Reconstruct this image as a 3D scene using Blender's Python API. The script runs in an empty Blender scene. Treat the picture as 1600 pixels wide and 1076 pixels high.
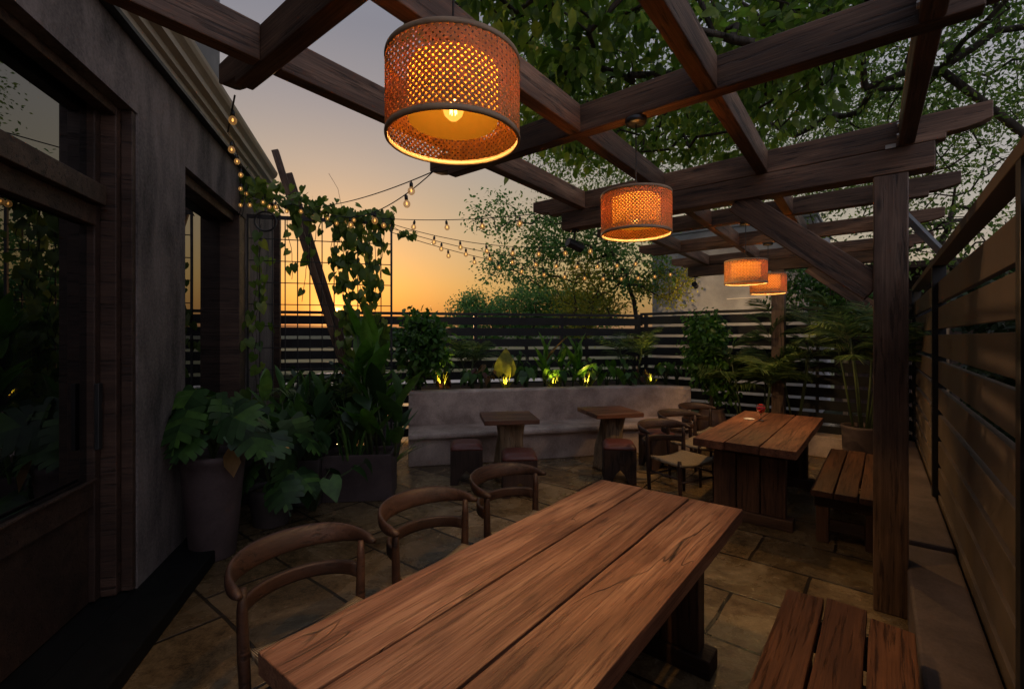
import bpy, bmesh, math, random
import numpy as np
from mathutils import Vector, Matrix
random.seed(7); rng = np.random.default_rng(11)
R = math.radians
S = bpy.context.scene
COL = S.collection
# ------------------------------------------------------------------ camera
cam_d = bpy.data.cameras.new('camera'); cam = bpy.data.objects.new('camera', cam_d); COL.objects.link(cam)
cam_d.sensor_width = 36.0; cam_d.lens = 36.0*725/1600; cam_d.shift_y = -12/1600
cam_d.clip_start = 0.05; cam_d.clip_end = 5000
cam.location = (0, 0, 1.7); cam.rotation_euler = (R(90), 0, 0)
S.camera = cam
# ------------------------------------------------------------------ view
S.view_settings.view_transform = 'Standard'; S.view_settings.look = 'None'
S.view_settings.gamma = 1; S.view_settings.exposure = 0.74
S.render.engine = 'CYCLES'
S.cycles.use_denoising = True
S.cycles.max_bounces = 6; S.cycles.diffuse_bounces = 3; S.cycles.glossy_bounces = 3
S.cycles.transmission_bounces = 4; S.cycles.transparent_max_bounces = 8
S.cycles.sample_clamp_indirect = 4.0
# ------------------------------------------------------------------ world: dusk sky
SUN_AZ = math.atan2(526-800, 725)          # to the left of the view axis (+Y)
SUN_EL = R(2.5)
SUN_DIR = Vector((math.sin(SUN_AZ)*math.cos(SUN_EL), math.cos(SUN_AZ)*math.cos(SUN_EL), math.sin(SUN_EL)))
W = bpy.data.worlds.new('World'); S.world = W; W.use_nodes = True
def build_world():
    nt = W.node_tree; N = nt.nodes; L = nt.links; N.clear()
    def nd(t, **k):
        n = N.new(t)
        for a, b in k.items(): setattr(n, a, b)
        return n
    def math_(op, a, b=None, clamp=False):
        n = nd('ShaderNodeMath', operation=op, use_clamp=clamp)
        for i, v in enumerate((a, b)):
            if v is None: continue
            if isinstance(v, (int, float)): n.inputs[i].default_value = v
            else: L.new(v, n.inputs[i])
        return n.outputs[0]
    out = nd('ShaderNodeOutputWorld')
    sky = nd('ShaderNodeTexSky', sky_type='NISHITA', sun_disc=False)
    sky.sun_elevation = SUN_EL; sky.sun_rotation = SUN_AZ; sky.dust_density = 4.0; sky.air_density = 1.5; sky.ozone_density = 2.0
    bg1 = nd('ShaderNodeBackground'); L.new(sky.outputs[0], bg1.inputs[0]); bg1.inputs[1].default_value = 0.05
    tc = nd('ShaderNodeTexCoord'); sep = nd('ShaderNodeSeparateXYZ'); L.new(tc.outputs['Generated'], sep.inputs[0])
    # dusk air: amber near the horizon, mauve grey overhead
    rmp = nd('ShaderNodeValToRGB'); e = rmp.color_ramp.elements
    stops = SKY_STOPS
    e[0].position, e[0].color = stops[0][0], (*stops[0][1], 1); e[1].position, e[1].color = stops[-1][0], (*stops[-1][1], 1)
    for p, c in stops[1:-1]:
        q = e.new(p); q.color = (*c, 1)
    cn = nd('ShaderNodeTexNoise'); cn.inputs['Scale'].default_value = 1.6; cn.inputs['Detail'].default_value = 4
    mp = nd('ShaderNodeMapping'); mp.inputs['Scale'].default_value = (1, 1, 5); L.new(tc.outputs['Generated'], mp.inputs[0]); L.new(mp.outputs[0], cn.inputs['Vector'])
    el = math_('ADD', sep.outputs[2], math_('MULTIPLY', math_('SUBTRACT', cn.outputs[0], 0.5), 0.05))
    L.new(el, rmp.inputs[0])
    dot = nd('ShaderNodeVectorMath', operation='DOT_PRODUCT'); L.new(tc.outputs['Generated'], dot.inputs[0]); dot.inputs[1].default_value = SUN_DIR
    d = dot.outputs['Value']
    # away from the sunset the air turns cooler
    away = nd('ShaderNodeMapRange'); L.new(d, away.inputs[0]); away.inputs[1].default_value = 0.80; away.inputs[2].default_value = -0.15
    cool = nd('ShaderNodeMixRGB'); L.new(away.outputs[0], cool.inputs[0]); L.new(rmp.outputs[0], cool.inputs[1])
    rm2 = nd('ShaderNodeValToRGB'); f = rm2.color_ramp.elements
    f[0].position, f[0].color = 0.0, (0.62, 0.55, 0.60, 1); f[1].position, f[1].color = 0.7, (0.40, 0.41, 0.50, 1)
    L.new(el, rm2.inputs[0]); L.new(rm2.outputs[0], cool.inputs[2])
    bg2 = nd('ShaderNodeBackground'); L.new(cool.outputs[0], bg2.inputs[0]); east_fill = nd('ShaderNodeMapRange'); L.new(d, east_fill.inputs[0]); east_fill.inputs[1].default_value = 0.05; east_fill.inputs[2].default_value = -0.75; east_fill.inputs[3].default_value = 0.50; east_fill.inputs[4].default_value = 1.0; L.new(east_fill.outputs[0], bg2.inputs[1])  # unseen sky behind the camera brightened, added as fill for the courtyard
    # the sun itself, low through the haze, with its glow
    disc = nd('ShaderNodeMapRange'); L.new(d, disc.inputs[0]); disc.inputs[1].default_value = math.cos(R(0.95)); disc.inputs[2].default_value = math.cos(R(0.55))
    glow = math_('POWER', math_('MAXIMUM', d, 0.0), 900)
    tot = math_('ADD', math_('MULTIPLY', disc.outputs[0], 7.0), math_('MULTIPLY', glow, 0.75))
    bg3 = nd('ShaderNodeBackground'); bg3.inputs[0].default_value = (1.0, 0.42, 0.10, 1); L.new(tot, bg3.inputs[1])
    a1 = nd('ShaderNodeAddShader'); a2 = nd('ShaderNodeAddShader')
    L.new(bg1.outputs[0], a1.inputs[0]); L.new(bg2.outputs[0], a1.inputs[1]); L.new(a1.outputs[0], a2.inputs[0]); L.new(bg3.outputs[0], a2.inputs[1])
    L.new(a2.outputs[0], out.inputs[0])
LAMP_W = 38; UP_W = 11                       # pendant lamps, bed uplights
SKY_STOPS = [(0.0, (.30, .17, .10)), (0.05, (.35, .21, .085)), (0.12, (.39, .28, .115)), (0.22, (.385, .315, .195)),
             (0.33, (.34, .30, .25)), (0.43, (.27, .25, .255)), (0.55, (.205, .20, .235)), (0.8, (.30, .31, .37))]
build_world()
sun_d = bpy.data.lights.new('sun', 'SUN'); sun = bpy.data.objects.new('sun', sun_d); COL.objects.link(sun)
sun_d.energy = 0.22; sun_d.angle = R(0.5); sun_d.color = (1.0, 0.55, 0.26)
sun.rotation_euler = (-SUN_DIR).to_track_quat('-Z', 'Y').to_euler()

# ------------------------------------------------------------------ helpers
TH = R(38.9); CT, ST = math.cos(TH), math.sin(TH)       # pergola axis
def PW(v, u, z=0.0): return (ST*u + CT*v, CT*u - ST*v, z)
PROT = -TH
BROT = R(15.8)
def BW(n, s, z=0.0): return (math.cos(BROT)*n - math.sin(BROT)*s, math.sin(BROT)*n + math.cos(BROT)*s, z)

class MB:
    def __init__(s): s.v = []; s.f = []
    def add(s, vs, fs):
        o = len(s.v); s.v += [tuple(p) for p in vs]; s.f += [tuple(i+o for i in f) for f in fs]
    def box(s, a, b, M=None):
        (x0, y0, z0), (x1, y1, z1) = a, b
        vs = [(x0,y0,z0),(x1,y0,z0),(x1,y1,z0),(x0,y1,z0),(x0,y0,z1),(x1,y0,z1),(x1,y1,z1),(x0,y1,z1)]
        if M is not None: vs = [M @ Vector(p) for p in vs]
        s.add(vs, [(3,2,1,0),(4,5,6,7),(0,1,5,4),(1,2,6,5),(2,3,7,6),(3,0,4,7)])
    def prism(s, pts, z0, z1, M=None):              # extruded outline in xy
        n = len(pts); vs = [(x, y, z0) for x, y in pts] + [(x, y, z1) for x, y in pts]
        if M is not None: vs = [M @ Vector(p) for p in vs]
        s.add(vs, [tuple(range(n-1, -1, -1)), tuple(range(n, 2*n))] + [(i, (i+1) % n, n+(i+1) % n, n+i) for i in range(n)])
    def tube(s, pts, rad, k=8, cap=True, flat=None):
        pts = [Vector(p) for p in pts]; n = len(pts)
        if isinstance(rad, (int, float)): rad = [rad]*n
        t0 = (pts[1]-pts[0]).normalized()
        ref = Vector((0,0,1)) if abs(t0.z) < .9 else Vector((1,0,0))
        a = t0.cross(ref).normalized(); vs = []
        for i in range(n):
            t = (pts[min(i+1,n-1)]-pts[max(i-1,0)])
            if t.length < 1e-9: t = t0
            t.normalize(); a = (a - t*a.dot(t)); a.normalize(); b = t.cross(a)
            for j in range(k):
                an = 2*math.pi*j/k; r = rad[i]
                vs.append(pts[i] + a*(math.cos(an)*r) + b*(math.sin(an)*r*(flat if flat else 1)))
        fs = [(i*k+j, i*k+(j+1) % k, (i+1)*k+(j+1) % k, (i+1)*k+j) for i in range(n-1) for j in range(k)]
        if cap: fs += [tuple(range(k-1, -1, -1)), tuple((n-1)*k+j for j in range(k))]
        s.add(vs, fs)
    def lathe(s, prof, k=32, c=(0,0,0), cap0=True, cap1=True):
        n = len(prof); vs = []
        for r, z in prof:
            for j in range(k):
                a = 2*math.pi*j/k; vs.append((c[0]+r*math.cos(a), c[1]+r*math.sin(a), c[2]+z))
        fs = [(i*k+j, i*k+(j+1) % k, (i+1)*k+(j+1) % k, (i+1)*k+j) for i in range(n-1) for j in range(k)]
        if cap0: fs.append(tuple(range(k-1, -1, -1)))
        if cap1: fs.append(tuple((n-1)*k+j for j in range(k)))
        s.add(vs, fs)
    def sweep(s, rings, closed_ends=True):           # rings of equal length
        n = len(rings); k = len(rings[0]); vs = [p for r in rings for p in r]
        fs = [(i*k+j, i*k+(j+1) % k, (i+1)*k+(j+1) % k, (i+1)*k+j) for i in range(n-1) for j in range(k)]
        if closed_ends: fs += [tuple(range(k-1, -1, -1)), tuple((n-1)*k+j for j in range(k))]
        s.add(vs, fs)
    def build(s, name, mat, parent=None, loc=None, rot=None, bevel=0, smooth=False, segs=2):
        me = bpy.data.meshes.new(name); me.from_pydata(s.v, [], s.f); me.update()
        if smooth:
            me.polygons.foreach_set('use_smooth', [True]*len(me.polygons))
        o = bpy.data.objects.new(name, me); COL.objects.link(o)
        if mat: me.materials.append(mat)
        if parent: o.parent = parent
        if loc is not None: o.location = loc
        if rot is not None: o.rotation_euler = rot
        if bevel:
            m = o.modifiers.new('bevel', 'BEVEL'); m.width = bevel; m.segments = segs; m.limit_method = 'ANGLE'; m.angle_limit = R(40)
        return o

def tag(o, label, cat, group=None):
    o['label'] = label; o['category'] = cat
    if group: o['group'] = group
    return o
def thing(name, label, cat, loc=(0,0,0), rz=0.0, group=None):
    o = bpy.data.objects.new(name, None); COL.objects.link(o); o.empty_display_size = .1
    o.location = loc; o.rotation_euler = (0, 0, rz)
    return tag(o, label, cat, group)
def struct(o): o['kind'] = 'structure'; return o
def copy_tree(o, parent=None):
    c = o.copy(); COL.objects.link(c)
    if parent: c.parent = parent
    for ch in list(o.children): copy_tree(ch, c)
    return c
def dup(o, label, loc=None, rz=None, group=None):
    c = copy_tree(o); c['label'] = label
    if loc is not None: c.location = loc
    if rz is not None: c.rotation_euler = (0, 0, rz)
    if group: c['group'] = group
    return c
def bar(name, p0, p1, w, h, mat, parent, bevel=.006, roll=0):
    """square bar from p0 to p1 (centre line), built along its own X so the grain follows it"""
    p0, p1 = Vector(p0), Vector(p1); d = p1-p0; ln = d.length
    m = MB(); m.box((0, -w/2, -h/2), (ln, w/2, h/2))
    o = m.build(name, mat, parent, loc=p0, bevel=bevel)
    o.rotation_euler = d.to_track_quat('X', 'Z').to_euler()
    return o

# ------------------------------------------------------------------ materials
def new_mat(name):
    m = bpy.data.materials.new(name); m.use_nodes = True; nt = m.node_tree
    return m, nt, nt.nodes['Principled BSDF']
def node(nt, t, ins=None, **k):
    n = nt.nodes.new(t)
    for a, b in k.items(): setattr(n, a, b)
    for a, b in (ins or {}).items():
        if hasattr(b, 'is_output') or isinstance(b, bpy.types.NodeSocket): nt.links.new(b, n.inputs[a])
        else: n.inputs[a].default_value = b
    return n
def ramp(nt, fac, stops):
    n = nt.nodes.new('ShaderNodeValToRGB'); e = n.color_ramp.elements
    e[0].position, e[0].color = stops[0][0], (*stops[0][1], 1); e[1].position, e[1].color = stops[-1][0], (*stops[-1][1], 1)
    for p, c in stops[1:-1]: q = e.new(p); q.color = (*c, 1)
    nt.links.new(fac, n.inputs[0]); return n.outputs[0]
def bump(nt, b, h, strength, dist):
    n = node(nt, 'ShaderNodeBump', {'Height': h, 'Strength': strength, 'Distance': dist}); nt.links.new(n.outputs[0], b.inputs['Normal'])
def wood(name, c_dark, c_mid, c_light, rough=.55, axis='X', fine=1.0, bmp=.5, crack=.0, spec=.4, streak=.75):
    m, nt, b = new_mat(name); L = nt.links
    tc = node(nt, 'ShaderNodeTexCoord'); oi = node(nt, 'ShaderNodeObjectInfo')
    off = node(nt, 'ShaderNodeVectorMath', {0: oi.outputs['Random'], 1: (37.0, 17.0, 29.0)}, operation='MULTIPLY')
    pos = node(nt, 'ShaderNodeVectorMath', {0: tc.outputs['Object'], 1: off.outputs[0]}, operation='ADD')
    def stretch(a, c):
        s = {'X': (a, c, c), 'Y': (c, a, c), 'Z': (c, c, a)}[axis]
        return node(nt, 'ShaderNodeMapping', {0: pos.outputs[0], 'Scale': s}).outputs[0]
    warp = node(nt, 'ShaderNodeTexNoise', {'Vector': stretch(.9, 3.0), 'Scale': 1.0, 'Detail': 2.0})
    g1v = node(nt, 'ShaderNodeVectorMath', {0: stretch(1.2, 14*fine), 1: warp.outputs['Color']}, operation='ADD')
    g1 = node(nt, 'ShaderNodeTexNoise', {'Vector': g1v.outputs[0], 'Scale': 1.0, 'Detail': 6.0, 'Roughness': .6, 'Distortion': .6})
    g2 = node(nt, 'ShaderNodeTexNoise', {'Vector': stretch(2.5, 150*fine), 'Scale': 1.0, 'Detail': 4.0, 'Roughness': .7})
    big = node(nt, 'ShaderNodeTexNoise', {'Vector': stretch(1.3, 4), 'Scale': 1.0, 'Detail': 3.0})
    mx = node(nt, 'ShaderNodeMix', {0: .46, 2: g1.outputs['Fac'], 3: g2.outputs['Fac']}, data_type='FLOAT')
    mx2 = node(nt, 'ShaderNodeMix', {0: .3, 2: mx.outputs[0], 3: big.outputs['Fac']}, data_type='FLOAT')
    col = ramp(nt, mx2.outputs[0], [(.36, c_dark), (.5, c_mid), (.63, c_light)])
    hsv = node(nt, 'ShaderNodeHueSaturation', {'Color': col, 'Value': 1.0})
    mr = node(nt, 'ShaderNodeMapRange', {0: oi.outputs['Random'], 3: .68, 4: 1.25}); L.new(mr.outputs[0], hsv.inputs['Value'])
    g3 = node(nt, 'ShaderNodeTexNoise', {'Vector': stretch(3.2, 58*fine), 'Scale': 1.0, 'Detail': 5.0, 'Roughness': .65, 'Distortion': .25})
    sl = node(nt, 'ShaderNodeMapRange', {0: g3.outputs['Fac'], 1: .55, 2: .64, 3: 0.0, 4: streak})
    stn = node(nt, 'ShaderNodeTexNoise', {'Vector': stretch(2.2, 6), 'Scale': 1.0, 'Detail': 5.0, 'Roughness': .6})
    st2 = node(nt, 'ShaderNodeMapRange', {0: stn.outputs['Fac'], 1: .52, 2: .72, 3: 0.0, 4: .55})
    s1 = node(nt, 'ShaderNodeMix', {0: sl.outputs[0], 6: hsv.outputs[0], 7: (*[c*.5 for c in c_dark], 1)}, data_type='RGBA')
    s2 = node(nt, 'ShaderNodeMix', {0: st2.outputs[0], 6: s1.outputs[2], 7: (*[c*1.1 for c in c_dark], 1)}, data_type='RGBA')
    out = s2.outputs[2]; hs0 = node(nt, 'ShaderNodeMath', {0: mx.outputs[0], 1: sl.outputs[0]}, operation='SUBTRACT'); hgt = hs0.outputs[0]
    # worn dark patches and knots
    kn = node(nt, 'ShaderNodeTexVoronoi', {'Vector': stretch(1.5, 5.5), 'Scale': 1.0})
    kr = node(nt, 'ShaderNodeMapRange', {0: kn.outputs['Distance'], 1: .03, 2: .11, 3: .8, 4: 0.0})
    kmix = node(nt, 'ShaderNodeMix', {0: kr.outputs[0], 6: out, 7: (*[c*.45 for c in c_dark], 1)}, data_type='RGBA'); out = kmix.outputs[2]
    if crack:
        cv = node(nt, 'ShaderNodeVectorMath', {0: stretch(.45, 5), 1: warp.outputs['Color']}, operation='ADD')
        cr = node(nt, 'ShaderNodeTexNoise', {'Vector': cv.outputs[0], 'Scale': 1.0, 'Detail': 3.0})
        ab = node(nt, 'ShaderNodeMath', {0: cr.outputs['Fac'], 1: .5}, operation='SUBTRACT'); ab2 = node(nt, 'ShaderNodeMath', {0: ab.outputs[0]}, operation='ABSOLUTE')
        gate = node(nt, 'ShaderNodeMapRange', {0: big.outputs['Fac'], 1: .54, 2: .60})
        c2 = node(nt, 'ShaderNodeMapRange', {0: ab2.outputs[0], 1: .0, 2: .006, 3: crack, 4: 0.0})
        c3 = node(nt, 'ShaderNodeMath', {0: c2.outputs[0], 1: gate.outputs[0]}, operation='MULTIPLY')
        cm = node(nt, 'ShaderNodeMix', {0: c3.outputs[0], 6: out, 7: (.012, .008, .006, 1)}, data_type='RGBA'); out = cm.outputs[2]
        hs = node(nt, 'ShaderNodeMath', {0: hgt, 1: c3.outputs[0]}, operation='SUBTRACT'); hgt = hs.outputs[0]
    L.new(out, b.inputs['Base Color'])
    rr = node(nt, 'ShaderNodeMapRange', {0: mx2.outputs[0], 1: .3, 2: .7, 3: min(1, rough+.15), 4: rough-.12}); L.new(rr.outputs[0], b.inputs['Roughness'])
    b.inputs['Specular IOR Level'].default_value = spec
    bump(nt, b, hgt, bmp, .006)
    return m
def plaster(name, c0, c1, scale=3.0, rough=.85, bmp=.35, fine=60.0, streak=False):
    m, nt, b = new_mat(name)
    tc = node(nt, 'ShaderNodeTexCoord'); v = tc.outputs['Object']
    if streak: v = node(nt, 'ShaderNodeMapping', {0: v, 'Scale': (1, 1, .35)}).outputs[0]
    n1 = node(nt, 'ShaderNodeTexNoise', {'Vector': v, 'Scale': scale, 'Detail': 7.0, 'Roughness': .62, 'Distortion': .3})
    n2 = node(nt, 'ShaderNodeTexNoise', {'Vector': tc.outputs['Object'], 'Scale': fine, 'Detail': 4.0, 'Roughness': .7})
    mx = node(nt, 'ShaderNodeMix', {0: .3, 2: n1.outputs['Fac'], 3: n2.outputs['Fac']}, data_type='FLOAT')
    col = ramp(nt, mx.outputs[0], [(.38, c0), (.63, c1)])
    nt.links.new(col, b.inputs['Base Color']); b.inputs['Roughness'].default_value = rough
    bump(nt, b, mx.outputs[0], bmp, .012)
    return m
def simple(name, col, rough=.5, metal=0.0, var=.25, spec=.5, scale=9.0, bmp=.1):
    m, nt, b = new_mat(name)
    tc = node(nt, 'ShaderNodeTexCoord'); n1 = node(nt, 'ShaderNodeTexNoise', {'Vector': tc.outputs['Object'], 'Scale': scale, 'Detail': 6.0, 'Roughness': .65})
    c = ramp(nt, n1.outputs['Fac'], [(.3, tuple(x*(1-var) for x in col)), (.7, tuple(min(1, x*(1+var)) for x in col))])
    nt.links.new(c, b.inputs['Base Color'])
    rr = node(nt, 'ShaderNodeMapRange', {0: n1.outputs['Fac'], 1: .3, 2: .7, 3: max(.02, rough-.1), 4: min(1, rough+.12)}); nt.links.new(rr.outputs[0], b.inputs['Roughness'])
    b.inputs['Metallic'].default_value = metal; b.inputs['Specular IOR Level'].default_value = spec
    if bmp: bump(nt, b, n1.outputs['Fac'], bmp, .01)
    return m
def leafmat(name, c0, c1, c2=None, trans=.4, rough=.45, tcol=None):
    m, nt, b = new_mat(name); L = nt.links
    g = node(nt, 'ShaderNodeNewGeometry'); c2 = c2 or c1
    col = ramp(nt, g.outputs['Random Per Island'], [(0.0, c0), (.55, c1), (1.0, c2)])
    tc = node(nt, 'ShaderNodeTexCoord'); n1 = node(nt, 'ShaderNodeTexNoise', {'Vector': tc.outputs['Object'], 'Scale': 14.0, 'Detail': 3.0})
    v = node(nt, 'ShaderNodeMapRange', {0: n1.outputs['Fac'], 1: .3, 2: .7, 3: .7, 4: 1.25})
    h = node(nt, 'ShaderNodeHueSaturation', {'Color': col, 'Value': v.outputs[0]})
    L.new(h.outputs[0], b.inputs['Base Color']); b.inputs['Roughness'].default_value = rough; b.inputs['Specular IOR Level'].default_value = .45
    t = node(nt, 'ShaderNodeBsdfTranslucent'); ht = node(nt, 'ShaderNodeHueSaturation', {'Color': h.outputs[0], 'Value': 1.7, 'Saturation': 1.1}); L.new(ht.outputs[0], t.inputs[0])
    ms = node(nt, 'ShaderNodeMixShader', {0: trans, 1: b.outputs[0], 2: t.outputs[0]})
    L.new(ms.outputs[0], nt.nodes['Material Output'].inputs[0])
    return m
def emit(name, col, strength):
    m, nt, b = new_mat(name); b.inputs['Base Color'].default_value = (*col, 1)
    b.inputs['Emission Color'].default_value = (*col, 1); b.inputs['Emission Strength'].default_value = strength
    return m

M = {}
M['beam'] = wood('dark_timber', (.026, .014, .009), (.115, .061, .036), (.26, .152, .094), rough=.55, fine=.8)
M['table'] = wood('table_timber', (.066, .027, .016), (.205, .092, .052), (.40, .218, .135), rough=.42, bmp=.8, crack=.9, streak=.42)
M['table2'] = wood('red_table_timber', (.06, .022, .012), (.215, .082, .042), (.40, .18, .098), rough=.42, bmp=.6, crack=.8)
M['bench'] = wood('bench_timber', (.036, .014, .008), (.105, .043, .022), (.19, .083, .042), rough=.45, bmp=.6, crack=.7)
M['leg_wood'] = wood('pedestal_timber', (.02, .011, .008), (.065, .034, .022), (.12, .066, .042), rough=.6)
M['chair'] = wood('walnut', (.018, .009, .007), (.045, .022, .015), (.085, .044, .03), rough=.48, fine=.8, bmp=.3)
M['stool'] = wood('stool_timber', (.018, .010, .008), (.05, .028, .021), (.09, .052, .038), rough=.55, axis='Z')
M['door'] = wood('door_timber', (.018, .009, .006), (.050, .026, .017), (.09, .05, .034), rough=.55, fine=.7)
M['trunk_wood'] = wood('driftwood', (.12, .072, .038), (.36, .235, .13), (.58, .41, .25), rough=.6, axis='Z', fine=.6, bmp=.9)
M['bark'] = wood('bark', (.022, .017, .013), (.055, .042, .033), (.09, .07, .056), rough=.85, axis='Z', fine=.5, bmp=1.0)
M['stem'] = simple('green_stem', (.06, .085, .03), .55)
M['concrete'] = plaster('polished_concrete', (.27, .198, .168), (.62, .485, .42), 2.6, .6, .3)
M['stucco'] = plaster('dark_stucco', (.04, .033, .031), (.22, .18, .165), 3.0, .9, .9, fine=45, streak=True)
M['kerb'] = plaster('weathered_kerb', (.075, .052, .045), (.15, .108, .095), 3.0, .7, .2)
M['grey_wall'] = plaster('grey_render', (.22, .225, .24), (.42, .425, .44), 1.2, .85, .2)
M['cornice'] = simple('beige_cornice', (.42, .36, .28), .6, var=.12, scale=4)
M['black'] = simple('black_metal', (.012, .012, .013), .45, var=.3)
M['black_stone'] = simple('black_stone', (.006, .006, .006), .9, var=.4, bmp=.2, spec=.12)
M['darkgrey'] = simple('grey_metal', (.10, .105, .115), .5)
M['slat'] = simple('charcoal_slat', (.012, .0125, .015), .55, var=.3, scale=5)
M['tan_board'] = simple('brown_board', (.125, .088, .06), .6, var=.3, scale=3, bmp=.05)
M['purple_pot'] = plaster('mauve_clay', (.042, .027, .027), (.085, .058, .058), 3.5, .75, .15)
M['dark_pot'] = plaster('dark_clay', (.03, .024, .024), (.07, .055, .053), 4, .6, .15)
M['terracotta'] = plaster('brown_clay', (.10, .055, .04), (.18, .105, .075), 4, .7, .2)
M['soil'] = plaster('soil', (.018, .012, .009), (.07, .045, .03), 14, .95, .9)
M['leather'] = simple('oxblood_leather', (.13, .038, .028), .4, var=.3, scale=12, bmp=.15)
M['cord_seat'] = None
M['bamboo'] = simple('bamboo_strip', (.33, .17, .085), .55, var=.25, scale=30)
M['rim'] = simple('bamboo_rim', (.32, .21, .12), .5, var=.25, scale=20)
M['white_cable'] = simple('cable', (.012, .011, .010), .6)
M['brass'] = simple('bolt_steel', (.55, .52, .48), .45, metal=.4)
M['vine'] = leafmat('vine_leaf', (0.048, 0.093, 0.017), (0.102, 0.170, 0.031), (0.187, 0.238, 0.051), .45)
M['canopy'] = leafmat('canopy_leaf', (.05, .105, .02), (.12, .205, .038), (.22, .30, .065), .55)
M['fine'] = leafmat('fine_leaf', (.046, .095, .022), (.10, .175, .04), (.19, .26, .065), .55)
M['far'] = leafmat('far_leaf', (.06, .15, .045), (.11, .235, .07), (.19, .30, .09), .5)
M['yellow'] = leafmat('yellow_lit_leaf', (.12, .15, .02), (.26, .27, .04), (.42, .38, .06), .45)  # yellow lamplight on shrub and bed plants is put into this leaf colour
M['fig'] = leafmat('fig_leaf', (.04, .11, .018), (.08, .19, .03), (.14, .27, .05), .4, rough=.35)
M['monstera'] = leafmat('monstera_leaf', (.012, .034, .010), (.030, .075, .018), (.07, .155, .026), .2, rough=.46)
M['canna'] = leafmat('canna_leaf', (.05, .14, .02), (.09, .21, .03), (.14, .28, .045), .4, rough=.36)
M['bush'] = leafmat('bush_leaf', (0.034, 0.093, 0.020), (0.068, 0.162, 0.034), (0.128, 0.238, 0.051), .35, rough=.4)
M['palm'] = leafmat('palm_leaf', (0.037, 0.076, 0.024), (0.085, 0.145, 0.044), (0.187, 0.238, 0.076), .35, rough=.45)
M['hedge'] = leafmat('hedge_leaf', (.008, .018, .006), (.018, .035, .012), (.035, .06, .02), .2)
M['red_leaf'] = leafmat('reddish_leaf', (.07, .02, .015), (.13, .045, .025), (.16, .09, .03), .4)
M['dry'] = leafmat('dry_leaf', (.16, .09, .03), (.25, .14, .05), None, .4)
def cordmat():
    m, nt, b = new_mat('woven_cord'); tc = node(nt, 'ShaderNodeTexCoord')
    w = node(nt, 'ShaderNodeTexWave', {'Vector': tc.outputs['Object'], 'Scale': 38.0, 'Distortion': .6, 'Detail': 1.0}, bands_direction='X')
    n = node(nt, 'ShaderNodeTexNoise', {'Vector': tc.outputs['Object'], 'Scale': 20.0, 'Detail': 4.0})
    mx = node(nt, 'ShaderNodeMix', {0: .4, 2: w.outputs['Fac'], 3: n.outputs['Fac']}, data_type='FLOAT')
    nt.links.new(ramp(nt, mx.outputs[0], [(.15, (.16, .115, .07)), (.7, (.40, .31, .205))]), b.inputs['Base Color'])
    b.inputs['Roughness'].default_value = .8; bump(nt, b, w.outputs['Fac'], .8, .006); return m
M['cord_seat'] = cordmat()
def flagstone():
    m, nt, b = new_mat('wet_flagstone'); L = nt.links; tc = node(nt, 'ShaderNodeTexCoord')
    mp = node(nt, 'ShaderNodeMapping', {0: tc.outputs['Object'], 'Rotation': (0, 0, TH)})
    wn = node(nt, 'ShaderNodeTexNoise', {'Vector': mp.outputs[0], 'Scale': 1.4, 'Detail': 3.0})
    wv = node(nt, 'ShaderNodeVectorMath', {0: wn.outputs['Color'], 1: (.06, .06, 0)}, operation='MULTIPLY')
    pv = node(nt, 'ShaderNodeVectorMath', {0: mp.outputs[0], 1: wv.outputs[0]}, operation='ADD')
    br = node(nt, 'ShaderNodeTexBrick', {'Vector': pv.outputs[0], 'Color1': (0, 0, 0, 1), 'Color2': (1, 1, 1, 1), 'Mortar': (.5, .5, .5, 1), 'Scale': 1.0,
              'Mortar Size': .012, 'Mortar Smooth': .25, 'Brick Width': .78, 'Row Height': .56}, offset=.37, squash=1.35, squash_frequency=3)
    n1 = node(nt, 'ShaderNodeTexNoise', {'Vector': tc.outputs['Object'], 'Scale': 2.2, 'Detail': 8.0, 'Roughness': .65, 'Distortion': .6})
    n2 = node(nt, 'ShaderNodeTexNoise', {'Vector': tc.outputs['Object'], 'Scale': 16.0, 'Detail': 6.0, 'Roughness': .7})
    n3 = node(nt, 'ShaderNodeTexNoise', {'Vector': tc.outputs['Object'], 'Scale': 70.0, 'Detail': 4.0, 'Roughness': .75})
    mx0 = node(nt, 'ShaderNodeMix', {0: .35, 2: n1.outputs['Fac'], 3: n2.outputs['Fac']}, data_type='FLOAT')
    mx = node(nt, 'ShaderNodeMix', {0: .22, 2: mx0.outputs[0], 3: n3.outputs['Fac']}, data_type='FLOAT')
    base = ramp(nt, mx.outputs[0], [(.36, (.035, .022, .010)), (.46, (.125, .083, .040)), (.55, (.21, .146, .076)), (.64, (.38, .285, .17))])
    sb = node(nt, 'ShaderNodeMapRange', {0: br.outputs['Color'], 3: .55, 4: 1.35})
    hs = node(nt, 'ShaderNodeHueSaturation', {'Color': base, 'Value': sb.outputs[0]})
    jm = node(nt, 'ShaderNodeMix', {0: br.outputs['Fac'], 6: hs.outputs[0], 7: (.022, .016, .010, 1)}, data_type='RGBA')
    L.new(jm.outputs[2], b.inputs['Base Color'])
    wet = node(nt, 'ShaderNodeMapRange', {0: n1.outputs['Fac'], 1: .42, 2: .60, 3: .05, 4: .42}); L.new(wet.outputs[0], b.inputs['Roughness'])
    hh = node(nt, 'ShaderNodeMath', {0: mx.outputs[0], 1: br.outputs['Fac']}, operation='SUBTRACT')
    bump(nt, b, hh.outputs[0], .5, .02); return m
M['floor'] = flagstone()
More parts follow.
